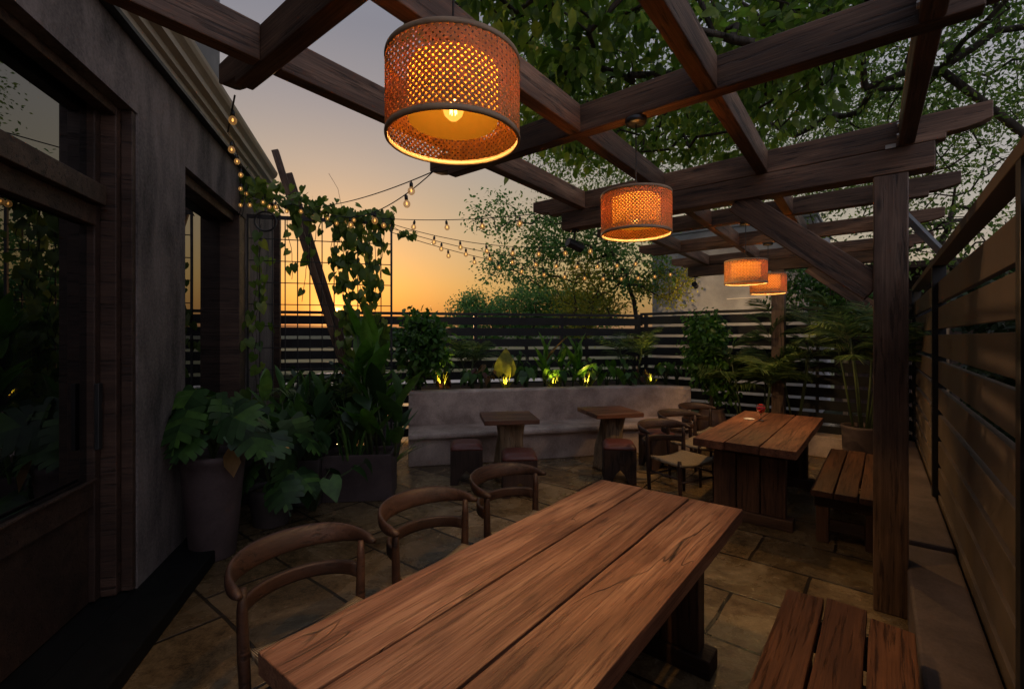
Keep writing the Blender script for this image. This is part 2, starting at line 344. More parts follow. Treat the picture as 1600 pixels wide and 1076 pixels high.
def glassmat(name, rough=.01):
    m, nt, b = new_mat(name); b.inputs['Base Color'].default_value = (.004, .004, .0045, 1); b.inputs['Roughness'].default_value = rough
    b.inputs['IOR'].default_value = 2.3; b.inputs['Specular IOR Level'].default_value = .6
    tc = node(nt, 'ShaderNodeTexCoord'); n = node(nt, 'ShaderNodeTexNoise', {'Vector': tc.outputs['Object'], 'Scale': 1.2, 'Detail': 1.0}); bump(nt, b, n.outputs['Fac'], .03, .02)
    return m
M['pane'] = glassmat('window_pane')
def clear_glass():
    m, nt, b = new_mat('clear_glass'); b.inputs['Base Color'].default_value = (1, 1, 1, 1); b.inputs['Roughness'].default_value = .02
    b.inputs['Transmission Weight'].default_value = 1; b.inputs['IOR'].default_value = 1.3; return m
M['glass'] = clear_glass()
def bulbglass():
    m, nt, b = new_mat('bulb_glass'); L = nt.links; b.inputs['Base Color'].default_value = (.30, .17, .07, 1); b.inputs['Roughness'].default_value = .08
    b.inputs['Emission Color'].default_value = (1, .50, .14, 1); b.inputs['Emission Strength'].default_value = .12
    t = node(nt, 'ShaderNodeBsdfTransparent'); ly = node(nt, 'ShaderNodeLayerWeight', {'Blend': .55})
    mr = node(nt, 'ShaderNodeMapRange', {0: ly.outputs['Facing'], 1: 0., 2: .9, 3: .35, 4: .85})
    ms = node(nt, 'ShaderNodeMixShader', {0: mr.outputs[0], 1: t.outputs[0], 2: b.outputs[0]}); L.new(ms.outputs[0], nt.nodes['Material Output'].inputs[0]); return m
M['bulb'] = bulbglass()
def lampglass():
    m, nt, b = new_mat('lamp_glass'); t = node(nt, 'ShaderNodeBsdfTransparent'); e = node(nt, 'ShaderNodeEmission', {0: (1, .40, .06, 1), 1: 1.6})
    ms = node(nt, 'ShaderNodeMixShader', {0: .35, 1: t.outputs[0], 2: e.outputs[0]}); nt.links.new(ms.outputs[0], nt.nodes['Material Output'].inputs[0]); return m
M['lamp_glass'] = lampglass()
M['filament'] = emit('warm_filament', (1, .46, .10), 1.7)
M['lamp_bulb'] = emit('lamp_filament', (1, .50, .12), 6.0)
M['spot_lens'] = emit('spot_lens', (1, .62, .25), 4.0)
def shadefab():
    m, nt, b = new_mat('lamp_fabric'); b.inputs['Base Color'].default_value = (.027, .0135, .0017, 1); b.inputs['Specular IOR Level'].default_value = 0; b.inputs['Roughness'].default_value = .9
    t = node(nt, 'ShaderNodeBsdfTranslucent', {0: (.15, .068, .010, 1)}); ms = node(nt, 'ShaderNodeMixShader', {0: .55, 1: b.outputs[0], 2: t.outputs[0]})
    nt.links.new(ms.outputs[0], nt.nodes['Material Output'].inputs[0]); return m
M['shade'] = shadefab()
def bamboo_tr():
    m, nt, b = new_mat('woven_bamboo'); tc = node(nt, 'ShaderNodeTexCoord'); n = node(nt, 'ShaderNodeTexNoise', {'Vector': tc.outputs['Object'], 'Scale': 25.0, 'Detail': 5.0})
    c = ramp(nt, n.outputs['Fac'], [(.3, (.40, .26, .115)), (.7, (.68, .47, .23))]); nt.links.new(c, b.inputs['Base Color']); b.inputs['Roughness'].default_value = .55
    t = node(nt, 'ShaderNodeBsdfTranslucent', {0: (.95, .60, .19, 1)}); ms = node(nt, 'ShaderNodeMixShader', {0: .55, 1: b.outputs[0], 2: t.outputs[0]})
    nt.links.new(ms.outputs[0], nt.nodes['Material Output'].inputs[0]); return m
M['weave'] = bamboo_tr()
M['drink'] = simple('red_drink', (.45, .012, .02), .15, var=.05)
M['paper'] = simple('white_paper', (.7, .66, .62), .7, var=.05)
def groundmat():
    m, nt, b = new_mat('rough_grass'); tc = node(nt, 'ShaderNodeTexCoord')
    n = node(nt, 'ShaderNodeTexNoise', {'Vector': tc.outputs['Object'], 'Scale': .35, 'Detail': 9.0, 'Roughness': .7})
    nt.links.new(ramp(nt, n.outputs['Fac'], [(.35, (.035, .05, .018)), (.55, (.09, .10, .04)), (.7, (.19, .165, .10))]), b.inputs['Base Color']); b.inputs['Roughness'].default_value = .95; return m
M['ground'] = groundmat()
def watermat():
    m, nt, b = new_mat('pool_water'); b.inputs['Base Color'].default_value = (.05, .30, .36, 1); b.inputs['Roughness'].default_value = .06
    tc = node(nt, 'ShaderNodeTexCoord'); n = node(nt, 'ShaderNodeTexNoise', {'Vector': tc.outputs['Object'], 'Scale': 5.0, 'Detail': 3.0}); bump(nt, b, n.outputs['Fac'], .2, .05); return m
M['water'] = watermat()
# ================================================================== SETTING
def sheet(name, x0, y0, x1, y1, z, mat, rz=0, loc=(0,0), n=1):
    mb = MB(); mb.add([(x0,y0,z),(x1,y0,z),(x1,y1,z),(x0,y1,z)], [(0,1,2,3)])
    return struct(mb.build(name, mat, loc=(loc[0], loc[1], 0), rot=(0,0,rz)))
sheet('ground', -2500, -2500, 2500, 2500, -.03, M['ground'])
sheet('courtyard_floor', -9, -5, 9, 10.2, 0, M['floor'])
M['deck'] = plaster('pale_deck', (.34, .32, .29), (.52, .50, .46), 3.0, .7, .1)
sheet('pool_deck', -9, 10.2, 1.2, 22, .004, M['deck'])
sheet('water', -7.5, 10.9, -.4, 15.5, .012, M['water'])
mb = MB(); mb.prism([(-140,170),(-60,150),(30,155),(140,180),(150,230),(-150,230)], -1, 3.2)
M['haze_hill'] = simple('far_field', (.12, .12, .08), .95)
struct(mb.build('hill', M['haze_hill']))

# ------------------------------------------------------------------ left building
bld = thing('building', 'dark stucco building along the left with timber framed windows and beige cornice', 'building', BW(-1.5, 3.9, 0), BROT)
BO = (-1.5, 3.9)
def bb(m, n0, s0, z0, n1, s1, z1): m.box((n0-BO[0], s0-BO[1], z0), (n1-BO[0], s1-BO[1], z1))
m = MB()
bb(m,-2.1,-3,0,-1.5,.7,3.62); bb(m,-2.1,3.52,0,-1.5,4.27,3.62); bb(m,-2.1,6.01,0,-1.5,7.45,3.62)
bb(m,-2.1,.7,3.13,-1.5,3.52,3.62); bb(m,-2.1,4.27,3.06,-1.5,6.01,3.62); bb(m,-2.1,4.27,0,-1.5,6.01,.45)
m.build('wall', M['stucco'], bld)
m = MB(); bb(m,-2.4,-3,3.85,-1.56,5.3,6.6); m.build('upper_wall', M['darkgrey'], bld)
m = MB()
prof = [(-1.6,3.62),(-1.47,3.62),(-1.47,3.585),(-1.455,3.585),(-1.455,3.64),(-1.42,3.65),(-1.42,3.70),(-1.37,3.715),(-1.37,3.765),(-1.355,3.78),(-1.33,3.80),(-1.315,3.83),(-1.31,3.86),(-1.6,3.86)]
rings = [[(n-BO[0], s-BO[1], z) for n, z in prof] for s in (-3, 6.75)]
m.sweep(rings); cor = m.build('cornice', M['cornice'], bld)
m = MB(); bb(m,-1.497,-3,3.555,-1.44,7.45,3.583); m.build('drip_trim', M['black'], bld)
m = MB(); bb(m,-1.498,-3,0,-1.2,4.6,.10); m.build('plinth', M['black_stone'], bld, bevel=.01)
m = MB(); bb(m,-2.3,.7,0,-1.502,3.518,.088); m.build('threshold', M['black_stone'], bld)
m = MB(); bb(m,-2.12,7.452,0,-1.42,7.55,3.5); m.build('corner_post', M['door'], bld, bevel=.006)
m = MB(); bb(m,-4,-3,0,-3.9,8,3.6); bb(m,-3.9,-3,3.55,-2.4,7.4,3.62); m.build('inner_wall', M['black'], bld)
# door
m = MB(); bb(m,-1.74,3.38,.10,-1.66,3.515,3.125); dr = m.build('door', M['door'], bld, bevel=.006)
for nm, a in (('stile', (-1.74,.72,.10,-1.66,.86,3.125)), ('bottom_rail', (-1.735,.862,.68,-1.665,3.378,.83)), ('lower_panel', (-1.72,.862,.10,-1.69,3.378,.678)),
              ('transom', (-1.735,.862,2.49,-1.60,3.378,2.61)), ('head_rail', (-1.73,.862,2.37,-1.65,3.378,2.488)), ('sill_bead', (-1.66,.862,.832,-1.64,3.378,.85))):
    m = MB(); bb(m, *a); m.build(nm, M['door'], dr, bevel=.005)
for z0, z1 in ((.832, 2.368), (2.612, 3.12)):
    m = MB(); bb(m,-1.708,.862,z0,-1.70,3.378,z1); m.build('pane', M['pane'], dr)
m = MB(); bb(m,-1.655,3.36,1.02,-1.63,3.40,1.42); m.build('handle', M['black'], dr, bevel=.004)
for a in ((-1.66,3.43,.1,-1.575,3.518,3.128), (-1.572,3.475,.1,-1.51,3.519,3.129), (-1.66,.865,3.07,-1.575,3.428,3.128)):
    m = MB(); bb(m, *a); m.build('door_frame', M['door'], bld, bevel=.005)
# window
m = MB(); bb(m,-1.75,5.78,.452,-1.51,6.008,3.058); wn = m.build('window', M['door'], bld, bevel=.006)
for a in ((-1.75,4.272,.452,-1.66,4.36,3.058), (-1.75,4.362,2.97,-1.56,5.778,3.058), (-1.75,4.362,.452,-1.56,5.778,.56)):
    m = MB(); bb(m, *a); m.build('frame', M['door'], wn, bevel=.005)
m = MB(); bb(m,-1.708,4.362,.562,-1.70,5.778,2.968); m.build('pane', M['pane'], wn)

# ------------------------------------------------------------------ pergola
per = thing('pergola', 'dark timber pergola of crossing beams on square posts above the tables', 'pergola', (0,0,0), PROT)
def vk(v0, u): return v0 - .026*u                      # rafters run very slightly askew
def cross(u0, va, vb, z0, z1, t=.08, scallop=True, name='crossbeam'):
    h = z1-z0
    def end(x, s):   # outline points along the lower edge from the end inwards
        return [(x, h), (x, h*.42), (x+s*.05, h*.30), (x+s*.11, h*.22), (x+s*.17, h*.19), (x+s*.19, h*.19), (x+s*.19, 0)] if scallop else [(x, h), (x, 0)]
    L_ = vb-va; pts = end(0, 1) + list(reversed(end(L_, -1)))
    mb = MB(); MX = Matrix(((1,0,0,0),(0,0,1,0),(0,1,0,0),(0,0,0,1)))
    mb.prism(pts, 0, t, MX)
    bm_f = [tuple(reversed(f)) for f in mb.f]; mb.f = bm_f
    return mb.build(name, M['beam'], per, loc=(va, u0, z0), bevel=.006)
ZB, ZT = 2.85, 3.01
US = [(.85,-2.5,.5),(2.28,-2.62,.46),(3.66,-2.69,.46),(5.06,-2.75,.46),(6.36,-2.78,.46),(7.80,-2.83,.46)]
for u, a, b in US: cross(u, a, b, ZB, ZT)
cross(3.657, -2.36, .223, 2.695, 2.847, .14, False, 'girder'); cross(7.80, -2.56, .223, 2.695, 2.847, .14, False, 'girder')
VS = (-2.05, -1.32, -.59, .19)
ub = [-1.6, .85, 2.28, 3.66, 5.06, 6.36, 7.80]
for v0 in VS:
    for i in range(6):
        ua, uc = ub[i]+(.082 if i else 0), ub[i+1]-.002
        bar('rafter', (vk(v0,ua), ua, 2.931), (vk(v0,uc), uc, 2.931), .076, .155, M['beam'], per)
        if i:                                           # bolts on the rafter ends
            for zz in (2.90, 2.965):
                mb = MB(); mb.tube([(vk(v0,uc)-.046, uc-.05, zz), (vk(v0,uc)-.036, uc-.05, zz)], .015, 8); mb.build('bolt', M['brass'], per)
for v, u in ((.02, 3.66), (.02, 7.80), (-1.25, 7.80)):
    m = MB(); m.box((-.085, 0, 0), (.085, .165, 2.693)); m.build('post', wood('post_timber', (.035,.02,.013), (.12,.070,.046), (.21,.135,.09), axis='Z', fine=.7, rough=.5) if 'post_timber' not in bpy.data.materials else bpy.data.materials['post_timber'], per, loc=(v, u, 0), bevel=.008)
bar('brace', (-.055, 3.73, 2.0), (-.86, 3.73, 2.70), .09, .17, M['beam'], per)
bar('brace', (-.055, 7.87, 2.0), (-.86, 7.87, 2.70), .09, .17, M['beam'], per)
q1 = (3.54, 3.80); vv = CT*q1[0]-ST*q1[1]; uu = ST*q1[0]+CT*q1[1]
bar('steel_strut', (.10, 5.42, 2.83), (vv, uu, 2.37), .05, .05, M['darkgrey'], per, .002)
m = MB(); m.box((-.025, -.005, -.012), (.025, 0, .012)); m.build('bracket', M['brass'], per, loc=(.02, 3.655, 2.86))

# ------------------------------------------------------------------ fences
def fence(name, label, p0, p1, z_top, n, pitch, sh, th, mat, postmat, posts, zbot=0.0, rail=(.05, .045), side=1):
    d = Vector((p1[0]-p0[0], p1[1]-p0[1])); L_ = d.length; rz = math.atan2(d.y, d.x)
    t = thing(name, label, 'fence', (p0[0], p0[1], 0), rz)
    m = MB(); m.box((0,-rail[0]/2,z_top-rail[1]), (L_,rail[0]/2,z_top)); m.build('top_rail', postmat, t, bevel=.003)
    for k in range(n):
        zt = z_top-rail[1]-.028-k*pitch
        if zt-sh < zbot: break
        m = MB(); m.box((0,-th/2,zt-sh), (L_,th/2,zt)); m.build('slat', mat, t, bevel=.002)
    for x in posts:
        m = MB(); m.box((x-.03, side*(th/2+.003)-.03, 0), (x+.03, side*(th/2+.003)+.03, z_top-rail[1]-.002)); m.build('post', postmat, t, bevel=.003)
    return t
fence('slat_fence', 'charcoal horizontal slat fence behind the planted bed and concrete bench', (-3.75, 7.27), (2.42, 8.62), 2.11, 14, .186, .135, .03, M['slat'], M['black'], (.05, 1.6, 3.2, 4.75, 6.25))
c0 = PW(-3.55, 8.20); c1 = PW(.55, 8.20)
fence('slat_fence', 'charcoal horizontal slat fence behind the palms and far dining table', c0[:2], c1[:2], 2.14, 14, .186, .14, .03, M['slat'], M['black'], (.1, 2.2, 4.0))
FR = R(38.08); fd = Vector((math.sin(FR), math.cos(FR))); fp = Vector((math.cos(FR), -math.sin(FR)))
def FW(r, a, z=0): return (fd.x*a+fp.x*r, fd.y*a+fp.y*r, z)
ft = thing('board_fence', 'tall brown horizontal board fence with black posts along the right side', 'fence', FW(.44, 0), R(90)-FR)
pu = [-.4, 2.30, 5.36, 8.15]
for k, a in enumerate(pu):
    m = MB(); m.box((a-.035,-.03,0),(a+.035,.06,2.30)); m.build('post', M['black'], ft, bevel=.003)
m = MB(); m.box((-.45,-.035,2.302),(8.2,.06,2.36)); m.build('top_rail', M['tan_board'], ft, bevel=.004)
for i in range(3):
    for k in range(9):
        zt = 2.17-k*.226+rng.normal(0,.003)
        m = MB(); m.box((pu[i]+.037,-.012,zt-.181),(pu[i+1]-.037,.022,zt)); m.build('board', M['tan_board'], ft, bevel=.003)
# low concrete kerb bed along the right and far fences
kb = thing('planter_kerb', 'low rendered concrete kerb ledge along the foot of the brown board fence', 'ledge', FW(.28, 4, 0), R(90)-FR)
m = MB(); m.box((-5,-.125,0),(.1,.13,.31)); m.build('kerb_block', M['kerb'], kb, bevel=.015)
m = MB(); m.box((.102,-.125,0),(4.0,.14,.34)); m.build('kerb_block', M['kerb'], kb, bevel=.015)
c2 = PW(-1.9, 7.85)
kb2 = thing('planter_kerb', 'low pale concrete ledge at the foot of the far dark fence', 'ledge', c2, PROT)
m = MB(); m.box((-.6,-.02,0),(2.0,.28,.30)); m.build('kerb_block', M['concrete'], kb2, bevel=.015)

# ------------------------------------------------------------------ concrete bench
def catmull(P, n):
    out = []; Q = [P[0]]+list(P)+[P[-1]]
    Q[0] = tuple(2*P[0][i]-P[1][i] for i in range(2)); Q[-1] = tuple(2*P[-1][i]-P[-2][i] for i in range(2))
    for i in range(1, len(Q)-2):
        for k in range(n):
            t = k/n; p = []
            for a in range(2):
                p0,p1,p2,p3 = Q[i-1][a],Q[i][a],Q[i+1][a],Q[i+2][a]
                p.append(.5*(2*p1+(p2-p0)*t+(2*p0-5*p1+4*p2-p3)*t*t+(3*p1-p0-3*p2+p3)*t**3))
            out.append(tuple(p))
    return out+[tuple(P[-1])]
bp = catmull([(-1.45,6.50),(-.35,6.74),(.72,6.99),(2.05,7.27),(2.74,7.10)], 10)
cb = thing('concrete_bench', 'long curved pale concrete bench with backrest in front of the planted bed', 'bench', (.7, 6.9, 0))
def bench_rings(prof):
    rr = []
    for i, p in enumerate(bp):
        a, b = bp[max(i-1,0)], bp[min(i+1,len(bp)-1)]
        t = Vector((b[0]-a[0], b[1]-a[1])).normalized(); nrm = Vector((t.y, -t.x))     # towards the camera
        rr.append([(p[0]+nrm.x*o-.7, p[1]+nrm.y*o-6.9, z) for o, z in prof])
    return rr
def bpart(name, prof):
    m = MB(); m.sweep(bench_rings(prof)); o = m.build(name, M['concrete'], cb, bevel=.012); return o
bpart('base', [(-.2,0),(.46,0),(.46,.352),(-.2,.352)])
seatp = [(0,.354),(.50,.354),(.535,.362),(.55,.385),(.55,.41),(.54,.432),(.515,.445),(.3,.452),(0,.456)]
bpart('seat', seatp)
bpart('backrest', [(-.20,.354),(-.003,.354),(-.003,.90),(-.015,.925),(-.03,.93),(-.185,.93),(-.20,.92)])
# planted bed behind it
m = MB(); P = [(p[0], p[1]+.25) for p in bp]
vs = [(x, y, .895) for x, y in P]+[(x, y+1.15, .90) for x, y in P]+[(x, y, 0) for x, y in P]+[(x, y+1.15, 0) for x, y in P]; n = len(P)
m.add(vs, [(i,i+1,n+i+1,n+i) for i in range(n-1)]+[(2*n+i+1,2*n+i,i,i+1) for i in range(n-1)]+[(n-1,2*n-1,4*n-1,3*n-1),(0,2*n,3*n,n)])
sb = m.build('planting_bed_soil', M['soil']); struct(sb)
# ================================================================== FURNITURE
def plank_mesh(L0, L1, w0, w1, th, amp=.0035):
    """one hand sawn plank: long edges and ends waver a little"""
    m = MB(); n = 26; rings = []; a = rng.normal(0, 1, (4, n+1)); 
    for k in range(4): a[k] = np.convolve(np.pad(a[k], 2, mode='edge'), [.15,.22,.26,.22,.15], 'valid')
    for i in range(n+1):
        x = L0+(L1-L0)*i/n; z = a[2][i]*amp*.35
        e = (rng.normal(0,.004) if i in (0, n) else 0)
        rings.append([(x+e,w0+abs(a[0][i])*amp,-th),(x-e,w1-abs(a[1][i])*amp,-th),(x-e,w1-abs(a[3][i])*amp,z),(x+e,w0+abs(a[0][i])*amp,z)])
    m.sweep(rings); m.f = [tuple(reversed(f)) for f in m.f]; return m
def plank_table(name, label, cat, v0, v1, u0, u1, zt, mat, group=None):
    t = thing(name, label, cat, PW((v0+v1)/2, (u0+u1)/2), PROT, group)
    w = (v1-v0)/3; L_ = u1-u0
    for i in range(3):
        a = -(v1-v0)/2+i*w; e = .012*(i % 2)-.006
        # plank built along Y; grain axis is Y, so build along X and turn it
        m = plank_mesh(-L_/2+e, L_/2-e*.5, -w/2+.004, w/2-.004, .07)
        m.build('plank', mat, t, loc=(a+w/2, 0, zt), rot=(0,0,R(90)), bevel=.004)
    for s in (-1, 1):
        y = s*(L_/2-.30)
        m = MB()
        for x0, x1 in ((-.30,-.105),(-.095,.095),(.105,.30)): m.box((x0, -.05, .10), (x1, .05, zt-.142))
        lg = m.build('pedestal', wz, t, loc=(0, y, 0), bevel=.006)
        m = MB(); m.box((-.36,-.07,0),(.36,.07,.098)); m.build('foot', M['leg_wood'], t, loc=(0,y,0), bevel=.008)
        m = MB(); m.box((-.37,-.045,zt-.14),(.37,.045,zt-.072)); m.build('bearer', M['leg_wood'], t, loc=(0,y,0), bevel=.006)
    m = MB(); m.box((-L_/2+.36,-.05,.22),(L_/2-.36,.05,.36)); m.build('stretcher', M['leg_wood'], t, rot=(0,0,R(90)), bevel=.006)
    return t
wz = wood('pedestal_board', (.022, .011, .008), (.08, .039, .024), (.14, .074, .046), rough=.55, axis='Z')
plank_table('dining_table', 'large empty plank dining table in the foreground', 'table', -1.468, -.604, .61, 2.757, .76, M['table'], 'plank dining tables')
plank_table('dining_table', 'plank dining table further back holding a glass of red drink', 'table', -1.41, -.567, 4.42, 6.47, .76, M['table2'], 'plank dining tables')
def plank_bench(label, v0, v1, u0, u1, zt):
    t = thing('wooden_bench', label, 'bench', PW((v0+v1)/2, (u0+u1)/2), PROT, 'plank benches beside the dining tables')
    w = (v1-v0)/3; L_ = u1-u0
    for i in range(3):
        e = (0, -.02, .05)[i]; m = plank_mesh(-L_/2, L_/2-e, -w/2+.004, w/2-.004, .05); m.build('plank', M['bench'], t, loc=(v0+w*(i+.5)-(v0+v1)/2, 0, zt), rot=(0,0,R(90)), bevel=.006)
    for s in (-1, 1):
        y = s*(L_/2-.16)
        m = MB(); m.box((-.22,-.045,zt-.16),(.22,.045,zt-.052)); m.build('bearer', M['leg_wood'], t, loc=(0,y,0), bevel=.006)
        for x in (-.165, .165):
            m = MB(); m.box((-.045,-.045,0),(.045,.045,zt-.162)); m.build('leg', wz, t, loc=(x,y,0), bevel=.006)
        m = MB(); m.box((-.118,-.03,.10),(.118,.03,.19)); m.build('rail', M['leg_wood'], t, loc=(0,y,0), bevel=.005)
    m = MB(); m.box((-L_/2+.21,-.03,.24),(L_/2-.21,.03,.285)); m.build('stretcher', M['leg_wood'], t, rot=(0,0,R(90)), bevel=.005)
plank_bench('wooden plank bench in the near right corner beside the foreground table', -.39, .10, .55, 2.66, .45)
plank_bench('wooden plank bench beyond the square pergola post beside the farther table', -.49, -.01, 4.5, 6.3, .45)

# horn-back chair --------------------------------------------------
def make_chair(label):
    t = thing('horn_back_chair', label, 'chair', (0,0,0), 0, 'horn back chairs along the plank tables')
    m = MB(); rings = []; N = 30
    for i in range(N+1):
        q = -1+2*i/N; ph = q*R(97)
        x = .305*math.sin(ph)*(1 if abs(q) < .8 else 1+.04*(abs(q)-.8)); y = -.02-.25*math.cos(ph)+ (.03 if abs(q) > .9 else 0)*(abs(q)-.9)*10
        c = max(0, 1-abs(q)**2.8)
        hz = .020+.030*c; th = .021-.007*c
        if i in (0, N): hz *= .6; th *= .6
        tx, ty = .305*math.cos(ph), .25*math.sin(ph); l = math.hypot(tx, ty); nx, ny = ty/l, -tx/l
        z = .705+.018*c
        ring = []
        for j in range(12):
            an = 2*math.pi*j/12; ring.append((x+nx*th*math.cos(an), y+ny*th*math.cos(an)-.03*c*math.sin(an)*.6, z+hz*math.sin(an)))
        rings.append(ring)
    m.sweep(rings); m.build('backrest', M['chair'], t, smooth=True)
    m = MB(); rings = []
    for i in range(17):
        q = -1+2*i/16; ph = q*R(86); x = .262*math.sin(ph); y = -.02-.215*math.cos(ph); tx, ty = math.cos(ph)*.262, math.sin(ph)*.215; l = math.hypot(tx,ty); nx, ny = ty/l, -tx/l
        rings.append([(x+nx*.012*a, y+ny*.012*a, .565+.032*b) for a, b in ((-1,-.7),(-.7,-1),(.7,-1),(1,-.7),(1,.7),(.7,1),(-.7,1),(-1,.7))])
    m.sweep(rings); m.build('back_rail', M['chair'], t, smooth=True)
    for s in (-1, 1):
        m = MB(); m.tube([(s*.255,.0,0),(s*.262,-.01,.25),(s*.268,-.02,.45),(s*.272,-.02,.62),(s*.270,-.02,.705)], [.016,.021,.023,.020,.014], 10); m.build('leg', M['chair'], t, smooth=True)
    for s in (-1, 1):
        m = MB(); m.tube([(s*.245,.40,0),(s*.25,.395,.25),(s*.25,.39,.42),(s*.25,.39,.478)], [.015,.020,.022,.018], 10); m.build('leg', M['chair'], t, smooth=True)
        m = MB(); m.tube([(s*.262,-.005,.30),(s*.25,.39,.30)], .011, 8); m.build('stretcher', M['chair'], t, smooth=True)
    m = MB(); m.tube([(-.25,.39,.26),(.25,.39,.26)], .011, 8); m.build('stretcher', M['chair'], t, smooth=True)
    m = MB(); m.tube([(-.258,0,.26),(.258,0,.26)], .011, 8); m.build('stretcher', M['chair'], t, smooth=True)
    # woven seat with a dip across the middle
    n = 14; vs = []; 
    for k, zz in ((0, 0), (1, -1)):
        for i in range(n+1):
            for j in range(n+1):
                x = -1+2*i/n; y = -1+2*j/n; e = max(abs(x), abs(y))**6
                dip = .03*(abs(x)**2)-.02
                vs.append((x*(.262-.02*max(0,-y)), .195+y*.215, .452+dip-.012*e if k == 0 else .405+dip*.6+.01*e))
    f = []; o = (n+1)**2; ix = lambda i, j: i*(n+1)+j
    for i in range(n):
        for j in range(n):
            f.append((ix(i,j),ix(i+1,j),ix(i+1,j+1),ix(i,j+1))); f.append((o+ix(i,j+1),o+ix(i+1,j+1),o+ix(i+1,j),o+ix(i,j)))
    for i in range(n):
        f += [(ix(i,0),o+ix(i,0),o+ix(i+1,0),ix(i+1,0)), (ix(i+1,n),o+ix(i+1,n),o+ix(i,n),ix(i,n)), (ix(0,i+1),o+ix(0,i+1),o+ix(0,i),ix(0,i)), (ix(n,i),o+ix(n,i),o+ix(n,i+1),ix(n,i+1))]
    m = MB(); m.add(vs, f); m.build('seat', M['cord_seat'], t, smooth=True)
    return t
def face(dv, du): # rotation so that local +y points along the pergola direction (dv,du)
    x, y, _ = PW(dv, du); return math.atan2(y, x)-R(90)
ch = make_chair('dark horn back chair nearest the camera at the foreground table')
ch.location = PW(-1.97, 1.03); ch.rotation_euler = (0,0,face(1,.03))
dup(ch, 'middle chair of the three in a row along the foreground table', PW(-1.97, 1.76), face(1,.06))
dup(ch, 'chair closest to the small square tables at the far corner of the foreground table', PW(-1.965, 2.47), face(1,.02))
dup(ch, 'angled chair with its woven tan seat in full view at the farther table', PW(-1.84, 4.95), face(1,-.42))
dup(ch, 'middle chair of the row at the farther table, half hidden behind the angled one', PW(-1.95, 5.78), face(1,-.3))
dup(ch, 'chair at the far end of the farther table near the round brown pot', PW(-1.95, 6.52), face(1,-.2))

# small square tables on trunk bases -------------------------------
def trunk_table(label, cx, cy, rz, lean, fork):
    t = thing('trunk_table', label, 'table', (cx, cy, 0), rz, 'small square tables on tree trunk bases')
    for i in range(2):
        m = MB(); m.box((-.32,-.159,-.055),(.32,.159,0)); m.build('plank', M['table2'], t, loc=(0,-.16+.32*i,.75), bevel=.008)
    m = MB(); rings = []; k = 28
    for i in range(15):
        z = .69*i/14; q = i/14; ring = []
        for j in range(k):
            a = 2*math.pi*j/k
            r = .125+.055*(1-q)**2+.022*q*q+.026*math.sin(3*a+1+q)+.018*math.sin(5*a+2.4*q)+.010*math.sin(11*a+2*q)+.016*math.sin(7*q+2*a)
            if fork: r -= .055*max(0, math.cos(a+1.2))**8*q
            ring.append((lean*(q-.5)+r*math.cos(a), r*math.sin(a)*.85, z))
        rings.append(ring)
    m.sweep(rings); m.build('trunk_base', M['trunk_wood'], t, smooth=True)
trunk_table('small square table on a forked tree trunk at the left of the concrete bench', -.045, 5.60, R(9), .02, True)
trunk_table('small square table on a leaning knotty trunk towards the right of the concrete bench', 1.265, 6.03, R(14), .08, False)
# block stools ------------------------------------------------------
def make_stool(label):
    t = thing('block_stool', label, 'stool', (0,0,0), 0, 'block stools with red leather cushions')
    m = MB(); 
    for s in (-1, 1):
        for ax in (0, 1):
            o = [(-.185,0),(-.105,0),(-.045,.12),(0,.165),(.045,.12),(.105,0),(.185,0),(.185,.392),(-.185,.392)]
            th = .03
            if ax == 0: MX = Matrix(((1,0,0,0),(0,0,1,s*.17-.015),(0,1,0,0),(0,0,0,1)))
            else: MX = Matrix(((0,0,1,s*.17-.015),(.83,0,0,0),(0,1,0,0),(0,0,0,1)))
            m.prism(o, 0, th, MX)
    m.box((-.155,-.155,.36),(.155,.155,.388)); m.build('body', M['stool'], t, bevel=.004)
    n = 10; vs = []
    for k in (0, 1):
        for i in range(n+1):
            for j in range(n+1):
                x = -1+2*i/n; y = -1+2*j/n; e = (1-x**8)*(1-y**8)
                vs.append((x*.188*(1-.02*y**4), y*.188*(1-.02*x**4), .415+.05*min(1,e*1.2)*(1-.12*(x*x+y*y)) if k == 0 else .394))
    f = []; o = (n+1)**2; ix = lambda i, j: i*(n+1)+j
    for i in range(n):
        for j in range(n):
            f.append((ix(i,j),ix(i+1,j),ix(i+1,j+1),ix(i,j+1))); f.append((o+ix(i,j+1),o+ix(i+1,j+1),o+ix(i+1,j),o+ix(i,j)))
    for i in range(n):
        f += [(ix(i,0),o+ix(i,0),o+ix(i+1,0),ix(i+1,0)), (ix(i+1,n),o+ix(i+1,n),o+ix(i,n),ix(i,n)), (ix(0,i+1),o+ix(0,i+1),o+ix(0,i),ix(0,i)), (ix(n,i),o+ix(n,i),o+ix(n,i+1),ix(n,i+1))]
    m = MB(); m.add(vs, f); m.build('cushion', M['leather'], t, smooth=True)
    return t
st = make_stool('red cushioned block stool left of the forked trunk table'); st.location = (-.54, 5.50, 0); st.rotation_euler = (0,0,R(6))
dup(st, 'red cushioned block stool in front of the forked trunk table, partly behind a chair', (.075, 5.06, 0), R(3))
dup(st, 'red cushioned block stool in front of the leaning trunk table', (1.27, 5.52, 0), R(-8))
dup(st, 'red cushioned block stool in shadow right of the leaning trunk table', (1.92, 6.10, 0), R(12))

